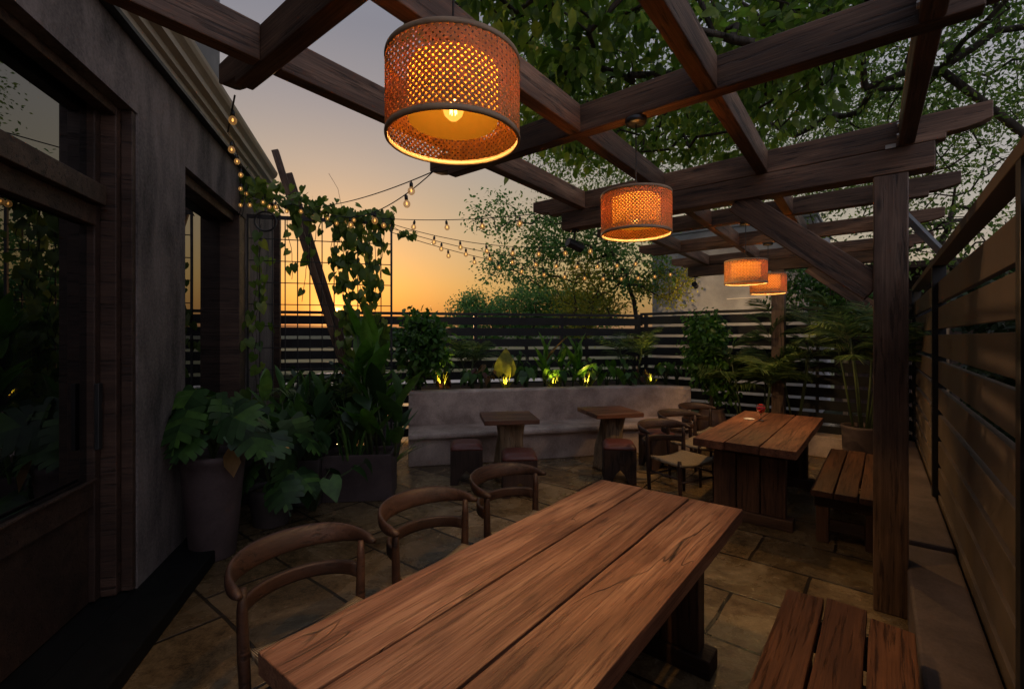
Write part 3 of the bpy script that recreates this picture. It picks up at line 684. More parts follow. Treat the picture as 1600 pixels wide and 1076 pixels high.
# drink on the far table --------------------------------------------
g = thing('drink_glass', 'stemmed glass of red drink standing on the farther plank table', 'glass', (2.79, 5.20, .7605))
m = MB(); m.lathe([(.034,0),(.034,.003),(.006,.008),(.005,.07),(.012,.078),(.040,.10),(.050,.135),(.047,.17),(.042,.19),(.040,.19),(.045,.168),(.048,.135),(.038,.103),(.001,.082)], 24, cap1=False); m.build('goblet', M['glass'], g, smooth=True)
m = MB(); m.lathe([(.001,.083),(.037,.104),(.0465,.135),(.0450,.152),(.001,.152)], 24, cap0=False, cap1=False); m.build('drink', M['drink'], g, smooth=True)
m = MB(); m.lathe([(.001,0),(.05,.001),(.058,.008),(.056,.010),(.049,.004),(.001,.003)], 24, cap0=False, cap1=False)
tag(m.build('saucer', M['paper'], loc=(2.70, 5.28, .761), smooth=True), 'small white saucer beside the red drink on the farther table', 'saucer')

# ------------------------------------------------------------------ pendant lamps
def make_pendant(label, NS=66):
    t = thing('pendant_lamp', label, 'lamp', (0,0,0), 0, 'woven bamboo drum pendant lamps under the pergola')
    Rr, H = .180, .215; SEG = round(NS/6); hw0 = .0037*66/NS
    for dirn in (1, -1):
        m = MB(); tot = SEG*(2*math.pi/NS)*.98; hw = hw0
        for k in range(NS):
            vs = []
            for i in range(SEG*2+1):
                q = i/(SEG*2); a = 2*math.pi*k/NS+dirn*tot*q; z = -H/2+.012+(H-.024)*q
                r = Rr+.0011*dirn*(1 if i % 2 == 0 else -1)
                ca, sa = math.cos(a), math.sin(a)
                # offset across the strip (roughly perpendicular to its run, in the surface)
                tx, tz = Rr*dirn*tot, (H-.024); l = math.hypot(tx, tz); ox, oz = -tz/l*hw, tx/l*hw
                da = ox/Rr
                for sgn in (-1, 1):
                    aa = a+sgn*da; vs.append((r*math.cos(aa), r*math.sin(aa), z+sgn*oz))
            m.add(vs, [(2*i,2*i+1,2*i+3,2*i+2) for i in range(SEG*2)])
        o = m.build('woven_shade', M['weave'], t)
        sm = o.modifiers.new('thick', 'SOLIDIFY'); sm.thickness = .0012
    for zc, h, dr in ((-H/2+.006, .014, .003), (H/2-.006, .014, .003)):
        m = MB(); m.lathe([(Rr-.004,zc-h/2),(Rr+dr,zc-h/2),(Rr+dr+.001,zc),(Rr+dr,zc+h/2),(Rr-.004,zc+h/2)], 56, cap0=False, cap1=False)
        k = 56; n = 5; m.f += [((n-1)*k+j, (n-1)*k+(j+1) % k, (j+1) % k, j) for j in range(k)]
        m.build('rim', M['rim'], t, smooth=True)
    m = MB(); m.lathe([(.122,-.055),(.122,.085),(.118,.085),(.02,.085)], 40, cap0=False, cap1=False); o = m.build('inner_shade', M['shade'], t, smooth=True)
    m = MB()
    for a in range(3): m.tube([(.02*math.cos(a*2.094),.02*math.sin(a*2.094),H/2-.01),(Rr*math.cos(a*2.094),Rr*math.sin(a*2.094),H/2-.01)], .003, 6)
    m.build('spider', M['black'], t)
    m = MB(); m.tube([(0,0,.06),(0,0,.11)], .018, 12); m.build('socket', M['black'], t, smooth=True)
    m = MB(); m.lathe([(.001,-.052),(.012,-.05),(.024,-.038),(.030,-.02),(.029,-.002),(.022,.016),(.014,.035),(.013,.06)], 18, cap0=False, cap1=False); bl = m.build('bulb', M['lamp_glass'], t, smooth=True)
    m = MB()
    for a in range(6):
        x, y = .009*math.cos(a*1.047), .009*math.sin(a*1.047); m.tube([(x,y,-.035),(x*.7,y*.7,.025)], .0016, 5)
    m.build('filament', M['lamp_bulb'], bl)
    return t
ZL = 2.345
def place_lamp(t, v, u, ztop, sc=1.0, zc=ZL):
    x, y, _ = PW(v, u); t.location = (x, y, zc)
    for c in t.children:
        if c.name.split('.')[0] not in ('cord', 'ceiling_rose'): c.scale = (sc,)*3; c.location = tuple(q*1 for q in c.location)
    m = MB(); m.tube([(0,0,.105*sc),(0,0,ztop-zc-.02)], .0035, 6); m.build('cord', M['black'], t)
    m = MB(); m.lathe([(.05,ztop-zc-.028),(.055,ztop-zc-.02),(.055,ztop-zc-.001)], 24); m.build('ceiling_rose', M['black'], t, smooth=True)
    ld = bpy.data.lights.new('lamp_light', 'POINT'); ld.energy = LAMP_W; ld.color = (1.0, .57, .19); ld.shadow_soft_size = .028
    lo = bpy.data.objects.new('lamp_light', ld); COL.objects.link(lo); lo.parent = t; lo.location = (0,0,.05)
lampspec = [('largest bamboo drum pendant hanging closest over the foreground table', -.925, .89, 1.0), ('bamboo drum pendant hanging over the far end of the foreground table', -1.03, 2.32, 1.0),
            ('bamboo drum pendant in front of the smallest one over the farther table', -1.10, 5.10, 1.08), ('smallest and most distant bamboo drum pendant in front of the dark fence', -1.13, 6.40, 1.1)]
first = make_pendant(lampspec[0][0])
third = make_pendant(lampspec[2][0], 42)
lamps = [first, dup(first, lampspec[1][0]), third, dup(third, lampspec[3][0])]
for t, s in zip(lamps, lampspec): place_lamp(t, s[1], s[2], 2.85, s[3])

# spotlights under the girders --------------------------------------
def spotlight(label, loc, aim, watt):
    t = thing('spotlight', label, 'spotlight', loc, 0, 'small black spotlights under the girder ends')
    m = MB(); m.box((-.035,-.035,.0),(.035,.035,.018)); m.build('mount', M['black'], t, bevel=.003)
    m = MB(); m.tube([(0,0,0),(0,0,-.09)], .008, 8); m.build('stem', M['black'], t)
    d = Vector(aim).normalized(); p0 = Vector((0,0,-.125))-d*.08; p1 = Vector((0,0,-.125))+d*.08
    m = MB(); m.tube([p0, p1], .042, 18); m.build('barrel', M['black'], t, smooth=False)
    m = MB(); m.tube([p1+d*.001, p1+d*.004], .034, 18); m.build('lens', M['spot_lens'], t)
    ld = bpy.data.lights.new('spot_beam', 'SPOT'); ld.energy = watt; ld.color = (1, .62, .28); ld.spot_size = R(70); ld.spot_blend = .8; ld.shadow_soft_size = .03
    lo = bpy.data.objects.new('spot_beam', ld); COL.objects.link(lo); lo.parent = t; lo.location = p1+d*.01; lo.rotation_euler = d.to_track_quat('-Z', 'Y').to_euler()
spotlight('black spotlight under the left end of the nearer girder', PW(-2.26, 3.73, 2.677), (2.6, 1.3, -.95), 60)
spotlight('black spotlight under the left end of the far girder by the grey wall', PW(-2.46, 7.87, 2.677), (.6, 1, -.15), 150)
# ================================================================== VEGETATION
def unit(a): return a/np.maximum(1e-9, np.linalg.norm(a, axis=-1, keepdims=True))
T_OVAL = (np.array([(0,0,0),(-.24,.25,.05),(0,.25,0),(.24,.25,.05),(-.27,.58,.03),(0,.58,-.02),(.27,.58,.03),(0,1,-.12)]),
          [(0,2,1),(0,3,2),(1,2,5,4),(2,3,6,5),(4,5,7),(5,6,7)])
T_SMALL = (np.array([(0,0,0),(-.26,.5,.06),(0,.5,0),(.26,.5,.06),(0,1,-.06)]), [(0,2,1),(0,3,2),(1,2,4),(2,3,4)])
def heart_t():
    Mz = [(0,0,0),(0,.25,-.01),(0,.5,-.05),(0,.75,-.12),(0,1,-.24)]
    Lf = [(-.20,-.20,.03),(-.40,-.06,.06),(-.44,.22,.07),(-.34,.5,.02),(-.17,.76,-.08)]
    v = Mz+Lf+[(-x,y,z) for x,y,z in Lf]
    f = [(0,6,5),(0,1,7,6),(1,2,8,7),(2,3,9,8),(3,4,9),(0,10,11),(0,11,12,1),(1,12,13,2),(2,13,14,3),(3,14,4)]
    return np.array(v, float), f
T_HEART = heart_t()
def monstera_t():
    """heart shaped blade cut into finger lobes towards its edge"""
    v = []; f = []; n = 6
    def W(t): return .60*max(0, math.sin(math.pi*min(1, .20+t*.80)))**.75
    def P(x, t, s):                                   # sideways run x sweeps forward along the leaf
        y = t+.30*x*t+.22*x
        return (s*x, y, -.22*y*y-.30*x*x+.05*x)
    for s in (-1, 1):
        for i in range(n):
            t0, t1 = -.16+1.10*i/n, -.16+1.10*(i+1)/n; c = (t0+t1)/2; w = W(max(0, c+.1)); g = .010 if 0 < i else .0
            cut = .56 if i % 2 else .68
            rows = [(0, max(t0,0), max(t1,0)), (w*cut, t0, t1), (w*.76, t0+g, t1-g), (w*.92, t0+g*1.3, t1-g*1.4), (w*1.0, c-.065, c+.07)]
            o = len(v)
            for x, a, b in rows: v += [P(x,a,s), P(x,b,s)]
            for r in range(len(rows)-1):
                q = (o+2*r, o+2*r+2, o+2*r+3, o+2*r+1); f.append(q if s > 0 else q[::-1])
        o = len(v); v += [P(0,.94,s), P(W(1.02)*.6,.94,s), P(.03,1.10,s), P(0,1.14,s)]; f.append((o,o+1,o+2,o+3) if s > 0 else (o+3,o+2,o+1,o))
    return np.array(v, float), f
T_MON = monstera_t()
def blade_t(prof, n=9, droop=.35, fold=.12, wave=.0):
    v = []; f = []
    for i in range(n+1):
        t = i/n; w = prof(t); z = -droop*t*t
        for x in (-1, -.5, 0, .5, 1): v.append((x*w, t, z+fold*w*abs(x)+wave*math.sin(9*t+x)*abs(x)*w))
    for i in range(n):
        for j in range(4): f.append((i*5+j, i*5+j+1, (i+1)*5+j+1, (i+1)*5+j))
    return np.array(v, float), f
T_CANNA = blade_t(lambda t: .175*math.sin(math.pi*min(1,.06+t*.94)**.8)**.8 if t < .999 else .003, droop=.16, fold=.35, wave=.12)
T_STRAP = blade_t(lambda t: .028*(1-t**2.2)+.002, droop=.45, fold=.3)
T_SWORD = blade_t(lambda t: .05*(1-t**3)*(.6+.8*t)+.001, droop=.06, fold=.5)

def leaves(name, pos, dirv, size, tmpl, mat, parent=None, up=None, roll=.7, width=1.0):
    tv, tf = tmpl; n = len(pos); k = len(tv)
    pos = np.asarray(pos, float); y = unit(np.asarray(dirv, float)); size = np.broadcast_to(np.asarray(size, float), (n,))
    ref = np.tile(np.array([[0,0,1.0]]), (n,1)) if up is None else np.asarray(up, float)
    ref = ref+rng.normal(0, roll, (n,3))
    x = unit(np.cross(y, ref)); z = np.cross(x, y)
    P = pos[:,None,:]+size[:,None,None]*(tv[None,:,0:1]*width*x[:,None,:]+tv[None,:,1:2]*y[:,None,:]+tv[None,:,2:3]*z[:,None,:])
    me = bpy.data.meshes.new(name); V = P.reshape(-1,3)
    idx = np.concatenate([np.array(q) for q in tf]); tot = np.array([len(q) for q in tf])
    LI = (idx[None,:]+np.arange(n)[:,None]*k).reshape(-1); LT = np.tile(tot, n); LS = np.concatenate([[0], np.cumsum(LT)[:-1]])
    me.vertices.add(len(V)); me.vertices.foreach_set('co', V.reshape(-1).astype(np.float32))
    me.loops.add(len(LI)); me.loops.foreach_set('vertex_index', LI.astype(np.int32))
    me.polygons.add(len(LT)); me.polygons.foreach_set('loop_start', LS.astype(np.int32)); me.polygons.foreach_set('loop_total', LT.astype(np.int32))
    me.polygons.foreach_set('use_smooth', [True]*len(LT)); me.update(calc_edges=True)
    me.materials.append(mat); o = bpy.data.objects.new(name, me); COL.objects.link(o)
    if parent: o.parent = parent
    return o

def skeleton(trunk, att, step=.25, jit=.05):
    """grow limbs from the trunk polyline out to the attractor points; returns nodes, parents, tips"""
    P = [np.array(p, float) for p in trunk]; par = [-1]+list(range(len(trunk)-1)); n0 = max(1, len(trunk)//2)
    att = np.asarray(att, float); top = np.array(trunk[-1], float)
    order = np.argsort(np.linalg.norm(att-top, axis=1)); tips = []
    A = np.zeros((len(trunk)+len(att)*14, 3)); A[:len(P)] = P; cnt = len(P); dd = np.zeros(len(A)); 
    for i in order:
        a = att[i]; D = np.linalg.norm(A[n0:cnt]-a, axis=1)+.28*dd[n0:cnt]
        j = int(np.argmin(D))+n0; v = a-A[j]; L_ = np.linalg.norm(v); ns = max(1, min(12, int(L_/step))); prev = j
        side = rng.normal(0, .14*L_, 3)
        for s in range(1, ns+1):
            t = s/ns; p = A[j]+v*t+side*math.sin(math.pi*t)+rng.normal(0, jit, 3)*(1 if s < ns else 0)
            A[cnt] = p; dd[cnt] = dd[prev]+L_/ns*.5; par.append(prev); prev = cnt; cnt += 1
        tips.append(prev)
    return A[:cnt], np.array(par), np.array(tips)
def limb_mesh(name, A, par, tips, r_tip, mat, parent, k=5, expo=2.3, rmax=None):
    n = len(A); w = np.zeros(n); w[tips] = r_tip**expo
    for i in range(n-1, 0, -1):
        if w[i] == 0: w[i] = r_tip**expo
        w[par[i]] += w[i]
    r = w**(1/expo)
    if rmax: r = np.minimum(r, rmax)
    e = np.arange(1, n); p0 = A[par[e]]; p1 = A[e]; r0 = np.minimum(r[par[e]], r[e]*1.5); r1 = r[e]
    d = unit(p1-p0); p1 = p1+d*r1[:,None]*.3
    ref = np.where(np.abs(d[:,2:3]) < .9, np.array([[0,0,1.0]]), np.array([[1.0,0,0]])); a = unit(np.cross(d, ref)); b = np.cross(d, a)
    an = 2*np.pi*np.arange(k)/k; c, s = np.cos(an), np.sin(an)
    ring = a[:,None,:]*c[None,:,None]+b[:,None,:]*s[None,:,None]
    V = np.concatenate([p0[:,None,:]+ring*r0[:,None,None], p1[:,None,:]+ring*r1[:,None,None]], axis=1).reshape(-1,3)
    base = np.arange(len(e))*2*k; j = np.arange(k); jn = (j+1) % k
    q = np.stack([j, jn, k+jn, k+j], 1); F = (base[:,None,None]+q[None]).reshape(-1,4)
    me = bpy.data.meshes.new(name); me.vertices.add(len(V)); me.vertices.foreach_set('co', V.reshape(-1).astype(np.float32))
    me.loops.add(F.size); me.loops.foreach_set('vertex_index', F.reshape(-1).astype(np.int32)); me.polygons.add(len(F))
    me.polygons.foreach_set('loop_start', (np.arange(len(F))*4).astype(np.int32)); me.polygons.foreach_set('loop_total', np.full(len(F), 4, np.int32))
    me.polygons.foreach_set('use_smooth', [True]*len(F)); me.update(calc_edges=True); me.materials.append(mat)
    o = bpy.data.objects.new(name, me); COL.objects.link(o); o.parent = parent; return o
def tree(name, label, base, trunk, att, r_tip, nleaf, leaf, spread, lmat, tmpl=T_SMALL, cat='tree', group=None, step=.3, jit=.05, rmax=None, droop=.5, wood_mat=None, keep=1.0, crown='crown'):
    t = thing(name, label, cat, base, 0, group); b = np.array(base)
    A, par, tips = skeleton([np.array(p)-b for p in trunk], np.asarray(att)-b, step, jit)
    limb_mesh('trunk', A, par, tips, r_tip, wood_mat or M['bark'], t, rmax=rmax)
    if keep < 1: tips = tips[rng.random(len(tips)) < keep]
    # leaves sit along the last bit of each twig
    tt = np.repeat(tips, nleaf); f = rng.random(len(tt))[:,None]
    pos = A[tt]*(1-f*.7)+A[par[tt]]*f*.7+rng.normal(0, spread, (len(tt),3))
    dv = unit(pos-A[par[tt]])*.7+rng.normal(0, .6, (len(tt),3)); dv[:,2] -= droop
    leaves(crown, pos, dv, leaf*rng.uniform(.6, 1.25, len(tt)), tmpl, lmat, t)
    return t
def blob(c, r, n, hollow=.35):
    d = unit(rng.normal(0, 1, (n,3))); q = (hollow+(1-hollow)*rng.random(n)**.6)[:,None]
    return np.array(c)+d*q*np.array(r)

# --- trees ----------------------------------------------------------
def slab(n, x, y, z, cond=None):
    P = np.stack([rng.uniform(*x, n*6), rng.uniform(*y, n*6), rng.uniform(*z, n*6)], 1)
    if cond is not None: P = P[cond(P)]
    return P[:n]
lump = lambda P, s, o: np.sin(P[:,0]*s+o)+np.sin(P[:,1]*s*1.3+o*2)+np.sin(P[:,2]*s*1.1-o)
near_c = lambda P: (P[:,0] > -.42+.30*(P[:,1]-4.0)+.25*np.sin(P[:,1]*3.1)) & (lump(P, 2.2, 1.0) > -.9)
tree('broadleaf_tree', 'broad leaved tree whose leafy boughs overhang the nearer half of the pergola', (4.0, 1.2, 0),
     [(4.0,1.2,0),(3.95,1.3,1.2),(3.8,1.5,2.4),(3.5,1.9,3.5),(3.2,2.4,4.4)], slab(430, (-.7,3.4), (2.6,6.6), (4.05,5.3), near_c), .005, 16, .13, .13, M['canopy'], T_OVAL, droop=.75, rmax=.06)
fine_c = lambda P: (P[:,0] > -.2+.13*(P[:,1]-6)) & (lump(P, 1.3, .4) > -1.15)
tree('spreading_tree', 'tall fine leaved spreading tree behind the right fence filling the sky over the far pergola', (7.4, 5.2, 0),
     [(7.4,5.2,0),(7.3,5.3,1.5),(7.1,5.6,3.0),(6.7,6.1,4.4),(6.1,6.6,5.5)], slab(1300, (-.2,10.5), (3.5,13.5), (5.2,8.2), fine_c), .004, 62, .092, .25, M['fine'], T_SMALL, droop=.4, rmax=.055)
tree('leaning_tree', 'dark low branched tree seen past the post above the brown board fence', (7.9, 7.6, 0),
     [(7.9,7.6,0),(7.8,7.6,1.4),(7.6,7.7,2.5),(7.3,7.9,3.3)], slab(230, (5.4,10.5), (5.6,9.6), (2.5,5.2)), .006, 34, .085, .2, M['fine'], T_SMALL, droop=.4)
# gnarled tree behind the fence with bare limbs to the left
att = np.concatenate([blob((1.3,10.2,3.9),(1.3,.9,.75),90), blob((.2,10.3,3.3),(1.1,.7,.6),38), blob((2.6,10,3.3),(1.1,.8,.7),50), blob((-.35,10.3,4.35),(.6,.4,.45),16)])
tree('gnarled_tree', 'gnarled tree with twisting bare limbs reaching left over the dark fence', (2.7, 10.2, 0),
     [(2.7,10.2,0),(2.68,10.2,1.2),(2.74,10.15,2.0),(2.68,10.2,2.5),(2.55,10.25,2.9)], att, .005, 46, .085, .14, M['far'], T_OVAL, jit=.09, droop=.3, keep=.95)
att = np.concatenate([blob((1.6,9.9,2.55),(.9,.45,.85),110), blob((3.3,9.8,2.85),(.75,.4,.45),30)])
tree('shrub_tree', 'yellow green shrub glowing in the lamplight behind the far fence corner', (1.6, 9.9, 0),
     [(1.6,9.9,0),(1.62,9.9,1.0),(1.58,9.9,1.7)], att, .005, 44, .075, .12, M['yellow'], T_SMALL, droop=.2, keep=.9)
for lab, x, y, r, h, n in (('round crowned distant green tree at the left of the row beyond the fence', -1.0, 14.0, .95, 2.75, 150), ('distant green tree in the middle of the row beyond the fence', .45, 14.6, 1.15, 3.15, 190),
                           ('distant green tree at the right of the row beyond the fence, behind the yellow shrub', 1.9, 14.2, 1.2, 3.0, 190)):
    tree('distant_tree', lab, (x, y, 0), [(x,y,0),(x+.05,y,.8),(x,y,1.4)], blob((x,y,h-.6),(r,r*.8,.95),n), .006, 44, .10, .12, M['far'], T_SMALL, group='distant trees beyond the fence', droop=.1)

# --- generic small plants -------------------------------------------
def leafplant(name, label, loc, n, stalk, leafsize, tmpl, mat, spread=.5, cat='plant', group=None, parent=None, stemr=.008, face=.0, tilt=.6, lean=(0,0), droopd=.6):
    """leaves on stalks arching out of one base"""
    t = parent or thing(name, label, cat, loc, rng.uniform(0, 6), group); st = MB(); pos = []; dv = []; up = []; sz = []
    for i in range(n):
        a = i*2.4+rng.uniform(-.5,.5); l = stalk*rng.uniform(.55, 1.1); s = spread*rng.uniform(.3, 1.1)
        o = Vector((math.cos(a), math.sin(a), 0)); p = [Vector((0,0,0))+o*.02]
        for q in (.33,.66,1.0): p.append(o*(s*l*q**1.7)+Vector((lean[0]*q,lean[1]*q,l*(q-.12*q*q))))
        st.tube(p, [stemr,stemr*.85,stemr*.7,stemr*.5], 6); pos.append(p[-1]); d = o*tilt+Vector((0,0,-droopd+rng.uniform(-.2,.3))); dv.append(d); up.append(Vector((o.x*.5,o.y*.5,.9))); sz.append(leafsize*rng.uniform(.65,1.15))
    st.build('stems', M['stem'], t, smooth=True)
    leaves('foliage', [tuple(p) for p in pos], [tuple(p) for p in dv], sz, tmpl, mat, t, up=[tuple(p) for p in up], roll=.22)
    return t
def bladeplant(name, label, loc, n, length, tmpl, mat, el=(55,88), cat='plant', group=None, base=.05, width=1.0, roll=.15, parent=None, z0=0.0):
    t = parent or thing(name, label, cat, loc, rng.uniform(0, 6), group); pos = []; dv = []; up = []; sz = []
    for i in range(n):
        a = i*2.4+rng.uniform(-.4,.4); e = R(rng.uniform(*el)); o = np.array([math.cos(a), math.sin(a), 0])
        pos.append(o*base*rng.random()+np.array([0,0,z0*rng.random()])); dv.append(o*math.cos(e)+np.array([0,0,math.sin(e)])); up.append(-o*.9+np.array([0,0,.35])); sz.append(length*rng.uniform(.55,1.1))
    leaves('foliage', pos, dv, sz, tmpl, mat, t, up=up, roll=roll, width=width); return t
def cannaplant(name, label, loc, stems, h, leafl, mat, group=None, lean=.1, width=1.0, nl=6, parent=None):
    t = parent or thing(name, label, 'plant', loc, 0, group); st = MB(); pos = []; dv = []; up = []; sz = []
    for s in range(stems):
        a0 = rng.uniform(0,6.3); b = np.array([math.cos(a0), math.sin(a0), 0])*rng.uniform(.0,.13); hh = h*rng.uniform(.7,1.05)
        tip = b+np.array([math.cos(a0)*lean*hh, math.sin(a0)*lean*hh, hh]); st.tube([b, b*.6+tip*.4, tip], [.014,.012,.006], 7)
        for i in range(nl):
            q = .22+.78*i/(nl-1); a = a0+i*2.5+rng.uniform(-.4,.4); o = np.array([math.cos(a), math.sin(a), 0]); e = R(40+42*q+rng.uniform(-12,8))
            pos.append(b+(tip-b)*q); dv.append(o*math.cos(e)+np.array([0,0,math.sin(e)])); up.append(-o*.8+np.array([0,0,.5])); sz.append(leafl*rng.uniform(.7,1.1)*(1 if q < .95 else .75))
    st.build('stems', M['stem'], t, smooth=True)
    leaves('foliage', pos, dv, sz, T_CANNA, mat, t, up=up, roll=.15, width=width); return t
def frond(pos, dv, up, sz, stm, b, a, e, l, nleaf, lf, droop=.75):
    """one arching palm frond: rachis + two rows of leaflets"""
    o = np.array([math.cos(a), math.sin(a), 0]); side = np.array([-math.sin(a), math.cos(a), 0]); pts = []
    p = np.array(b, float); ee = e
    N = 12
    for i in range(N+1):
        pts.append(p.copy()); p = p+(o*math.cos(ee)+np.array([0,0,math.sin(ee)]))*l/N; ee -= droop/N*(1+.8*i/N)
    stm.tube([tuple(q) for q in pts], [.006*(1-.75*i/N) for i in range(N+1)], 5)
    for i in range(nleaf):
        q = .22+.78*i/nleaf; x = q*N; k = min(N-1, int(x)); pp = pts[k]+(pts[k+1]-pts[k])*(x-k); tg = unit(pts[k+1]-pts[k])
        for s in (-1, 1):
            pos.append(pp); dv.append(tg*.75+side*s*(.95-.35*q)+np.array([0,0,-.12-.25*rng.random()])+rng.normal(0,.08,3)); up.append(np.cross(tg, side)*1.0); sz.append(lf*(math.sin(math.pi*(.15+.8*q))**.6)*rng.uniform(.85,1.1))
def palm(name, label, loc, stems, h, nf, fl, lf, mat, nleaf=16, group=None, spread=.12, parent=None, el=(30,88)):
    t = parent or thing(name, label, 'palm', loc, 0, group); st = MB(); pos=[];dv=[];up=[];sz=[]
    for s in range(stems):
        a0 = s*2.4+rng.uniform(-.4,.4); b = np.array([math.cos(a0)*spread*rng.random(), math.sin(a0)*spread*rng.random(), 0]); hh = h*rng.uniform(.6,1.0)
        top = b*1.0+np.array([math.cos(a0)*.18*hh, math.sin(a0)*.18*hh, hh])
        st.tube([tuple(b), tuple(b*.5+top*.5+np.array([.01,0,0])), tuple(top)], [.016,.013,.010], 7)
        for i in range(nf):
            z = top-np.array([0,0,rng.uniform(0,.35*hh)]); frond(pos, dv, up, sz, st, z, a0+i*2.4+rng.uniform(-.3,.3), R(rng.uniform(*el)), fl*rng.uniform(.7,1.1), nleaf, lf)
    st.build('stems', M['stem'], t, smooth=True)
    leaves('fronds', pos, dv, sz, T_PALM, mat, t, up=up, roll=.1); return t
T_PALM = blade_t(lambda t: .033*math.sin(math.pi*min(1,.12+t*.88))**.7+.001, n=4, droop=.22, fold=.35)
def pot(t, prof, mat, soil_r, soil_z, k=40):
    m = MB(); m.lathe(prof, k, cap1=False); m.build('pot', mat, t, smooth=True)
    m = MB(); m.lathe([(soil_r,soil_z),(soil_r*.5,soil_z+.015),(.001,soil_z+.02)], 24, cap0=False, cap1=False); m.build('soil', M['soil'], t, smooth=True)
# monstera in the tall mauve pot
mt = thing('potted_plant', 'monstera with split leaves in a tall mauve clay pot beside the stucco wall', 'potted plant', (-2.33, 3.62, 0))
pot(mt, [(.15,0),(.155,.01),(.185,.35),(.212,.66),(.222,.74),(.232,.755),(.234,.79),(.222,.80),(.20,.795),(.19,.74)], M['purple_pot'], .195, .735)
def monstera(t, specs, z0):
    st = MB(); pos=[];dv=[];up=[];sz=[]
    for a, rr, z, s in specs:
        o = Vector((math.cos(a), math.sin(a), 0)); p = [Vector((0,0,z0)), o*rr*.35+Vector((0,0,z0+(z-z0)*.75)), o*rr+Vector((0,0,z))]
        st.tube([p[0], p[0]*.45+p[1]*.55, p[1], p[1]*.4+p[2]*.6+Vector((0,0,.02)), p[2]], [.011,.010,.009,.007,.005], 7)
        pos.append(tuple(p[2])); dv.append((o.x*.75,o.y*.75,-.62)); up.append((o.x*.75,o.y*.75,.75)); sz.append(s)
    st.build('stems', M['stem'], t, smooth=True); leaves('foliage', np.array(pos), np.array(dv)+rng.normal(0,.28,(len(dv),3)), sz, T_MON, M['monstera'], t, up=up, roll=.34)
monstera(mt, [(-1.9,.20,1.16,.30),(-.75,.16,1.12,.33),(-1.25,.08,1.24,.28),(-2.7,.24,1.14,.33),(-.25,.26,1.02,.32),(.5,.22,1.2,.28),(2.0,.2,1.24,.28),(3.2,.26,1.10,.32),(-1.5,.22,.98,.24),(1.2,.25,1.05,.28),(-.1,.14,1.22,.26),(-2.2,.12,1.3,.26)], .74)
leaves('yellow_leaf', [(.19,-.12,.86)], [(.35,-.2,-.9)], [.22], T_OVAL, M['dry'], mt, roll=.05)
# second monstera, lower, to the right
m2 = thing('potted_plant', 'low spreading monstera in a dark pot between the tall pot and the planter boxes', 'potted plant', (-2.2, 4.25, 0))
pot(m2, [(.15,0),(.155,.01),(.19,.25),(.20,.33),(.185,.335),(.17,.30)], M['dark_pot'], .17, .29)
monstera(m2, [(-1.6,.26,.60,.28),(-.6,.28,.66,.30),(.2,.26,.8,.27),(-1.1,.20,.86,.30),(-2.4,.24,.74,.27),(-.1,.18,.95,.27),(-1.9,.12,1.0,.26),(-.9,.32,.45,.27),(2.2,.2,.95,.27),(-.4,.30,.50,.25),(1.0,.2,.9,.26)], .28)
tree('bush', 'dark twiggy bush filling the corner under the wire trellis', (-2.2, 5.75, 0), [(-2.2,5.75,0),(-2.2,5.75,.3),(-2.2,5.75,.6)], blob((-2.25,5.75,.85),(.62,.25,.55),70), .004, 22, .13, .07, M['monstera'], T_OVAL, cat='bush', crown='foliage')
# box planters
def planter(label, x, y, rz, w, d, h, mat):
    t = thing('planter_box', label, 'planter', (x, y, 0), rz, 'rectangular clay planter boxes')
    m = MB(); a = .03
    m.box((-w/2,-d/2,0),(w/2,-d/2+a,h)); m.box((-w/2,d/2-a,0),(w/2,d/2,h)); m.box((-w/2,-d/2+a,0),(-w/2+a,d/2-a,h)); m.box((w/2-a,-d/2+a,0),(w/2,d/2-a,h)); m.box((-w/2+a,-d/2+a,0),(w/2-a,d/2-a,.02))
    m.build('box', mat, t, bevel=.008)
    m = MB(); m.box((-w/2+a+.001,-d/2+a+.001,.021),(w/2-a-.001,d/2-a-.001,h-.05)); m.build('soil', M['soil'], t)
    return t
planter('wide mauve clay planter box holding the tallest upright broad leaves', -1.62, 4.98, R(6), .70, .40, .48, M['purple_pot'])
planter('narrower mauve clay planter box in shadow behind the low monstera', -2.12, 4.85, R(6), .32, .42, .46, M['dark_pot'])
planter('dark clay planter box against the end of the stucco wall', -2.65, 4.95, R(12), .62, .40, .46, M['dark_pot'])
PG = 'plants in the planter boxes'
cannaplant('canna', 'tall bright green canna with broad upright leaves in the wide mauve planter', (-1.45, 5.0, .43), 5, 1.28, .54, M['canna'], PG, .10, 1.0, 6)
cannaplant('canna', 'darker canna leaning right at the end of the wide mauve planter near the bench', (-1.28, 5.0, .43), 2, .70, .50, M['monstera'], PG, .16, 1.1, 5)
bladeplant('snake_plant', 'cluster of slim striped sword leaves at the front of the wide mauve planter', (-1.68, 4.9, .43), 22, .48, T_SWORD, M['bush'], (60,86), group=PG, base=.16, width=.8)
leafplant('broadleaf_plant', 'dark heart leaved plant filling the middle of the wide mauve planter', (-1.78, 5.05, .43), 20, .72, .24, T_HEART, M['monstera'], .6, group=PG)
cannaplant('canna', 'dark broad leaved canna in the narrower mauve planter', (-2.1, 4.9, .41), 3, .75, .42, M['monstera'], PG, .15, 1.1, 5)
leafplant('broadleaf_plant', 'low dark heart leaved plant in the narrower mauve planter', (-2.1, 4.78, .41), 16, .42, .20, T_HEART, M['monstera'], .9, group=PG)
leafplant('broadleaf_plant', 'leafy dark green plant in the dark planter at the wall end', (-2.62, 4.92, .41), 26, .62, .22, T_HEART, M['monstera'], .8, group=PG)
cannaplant('canna', 'slender canna at the wall end planter below the trellis', (-2.45, 5.0, .41), 3, .80, .40, M['bush'], PG, .2, .9, 5)
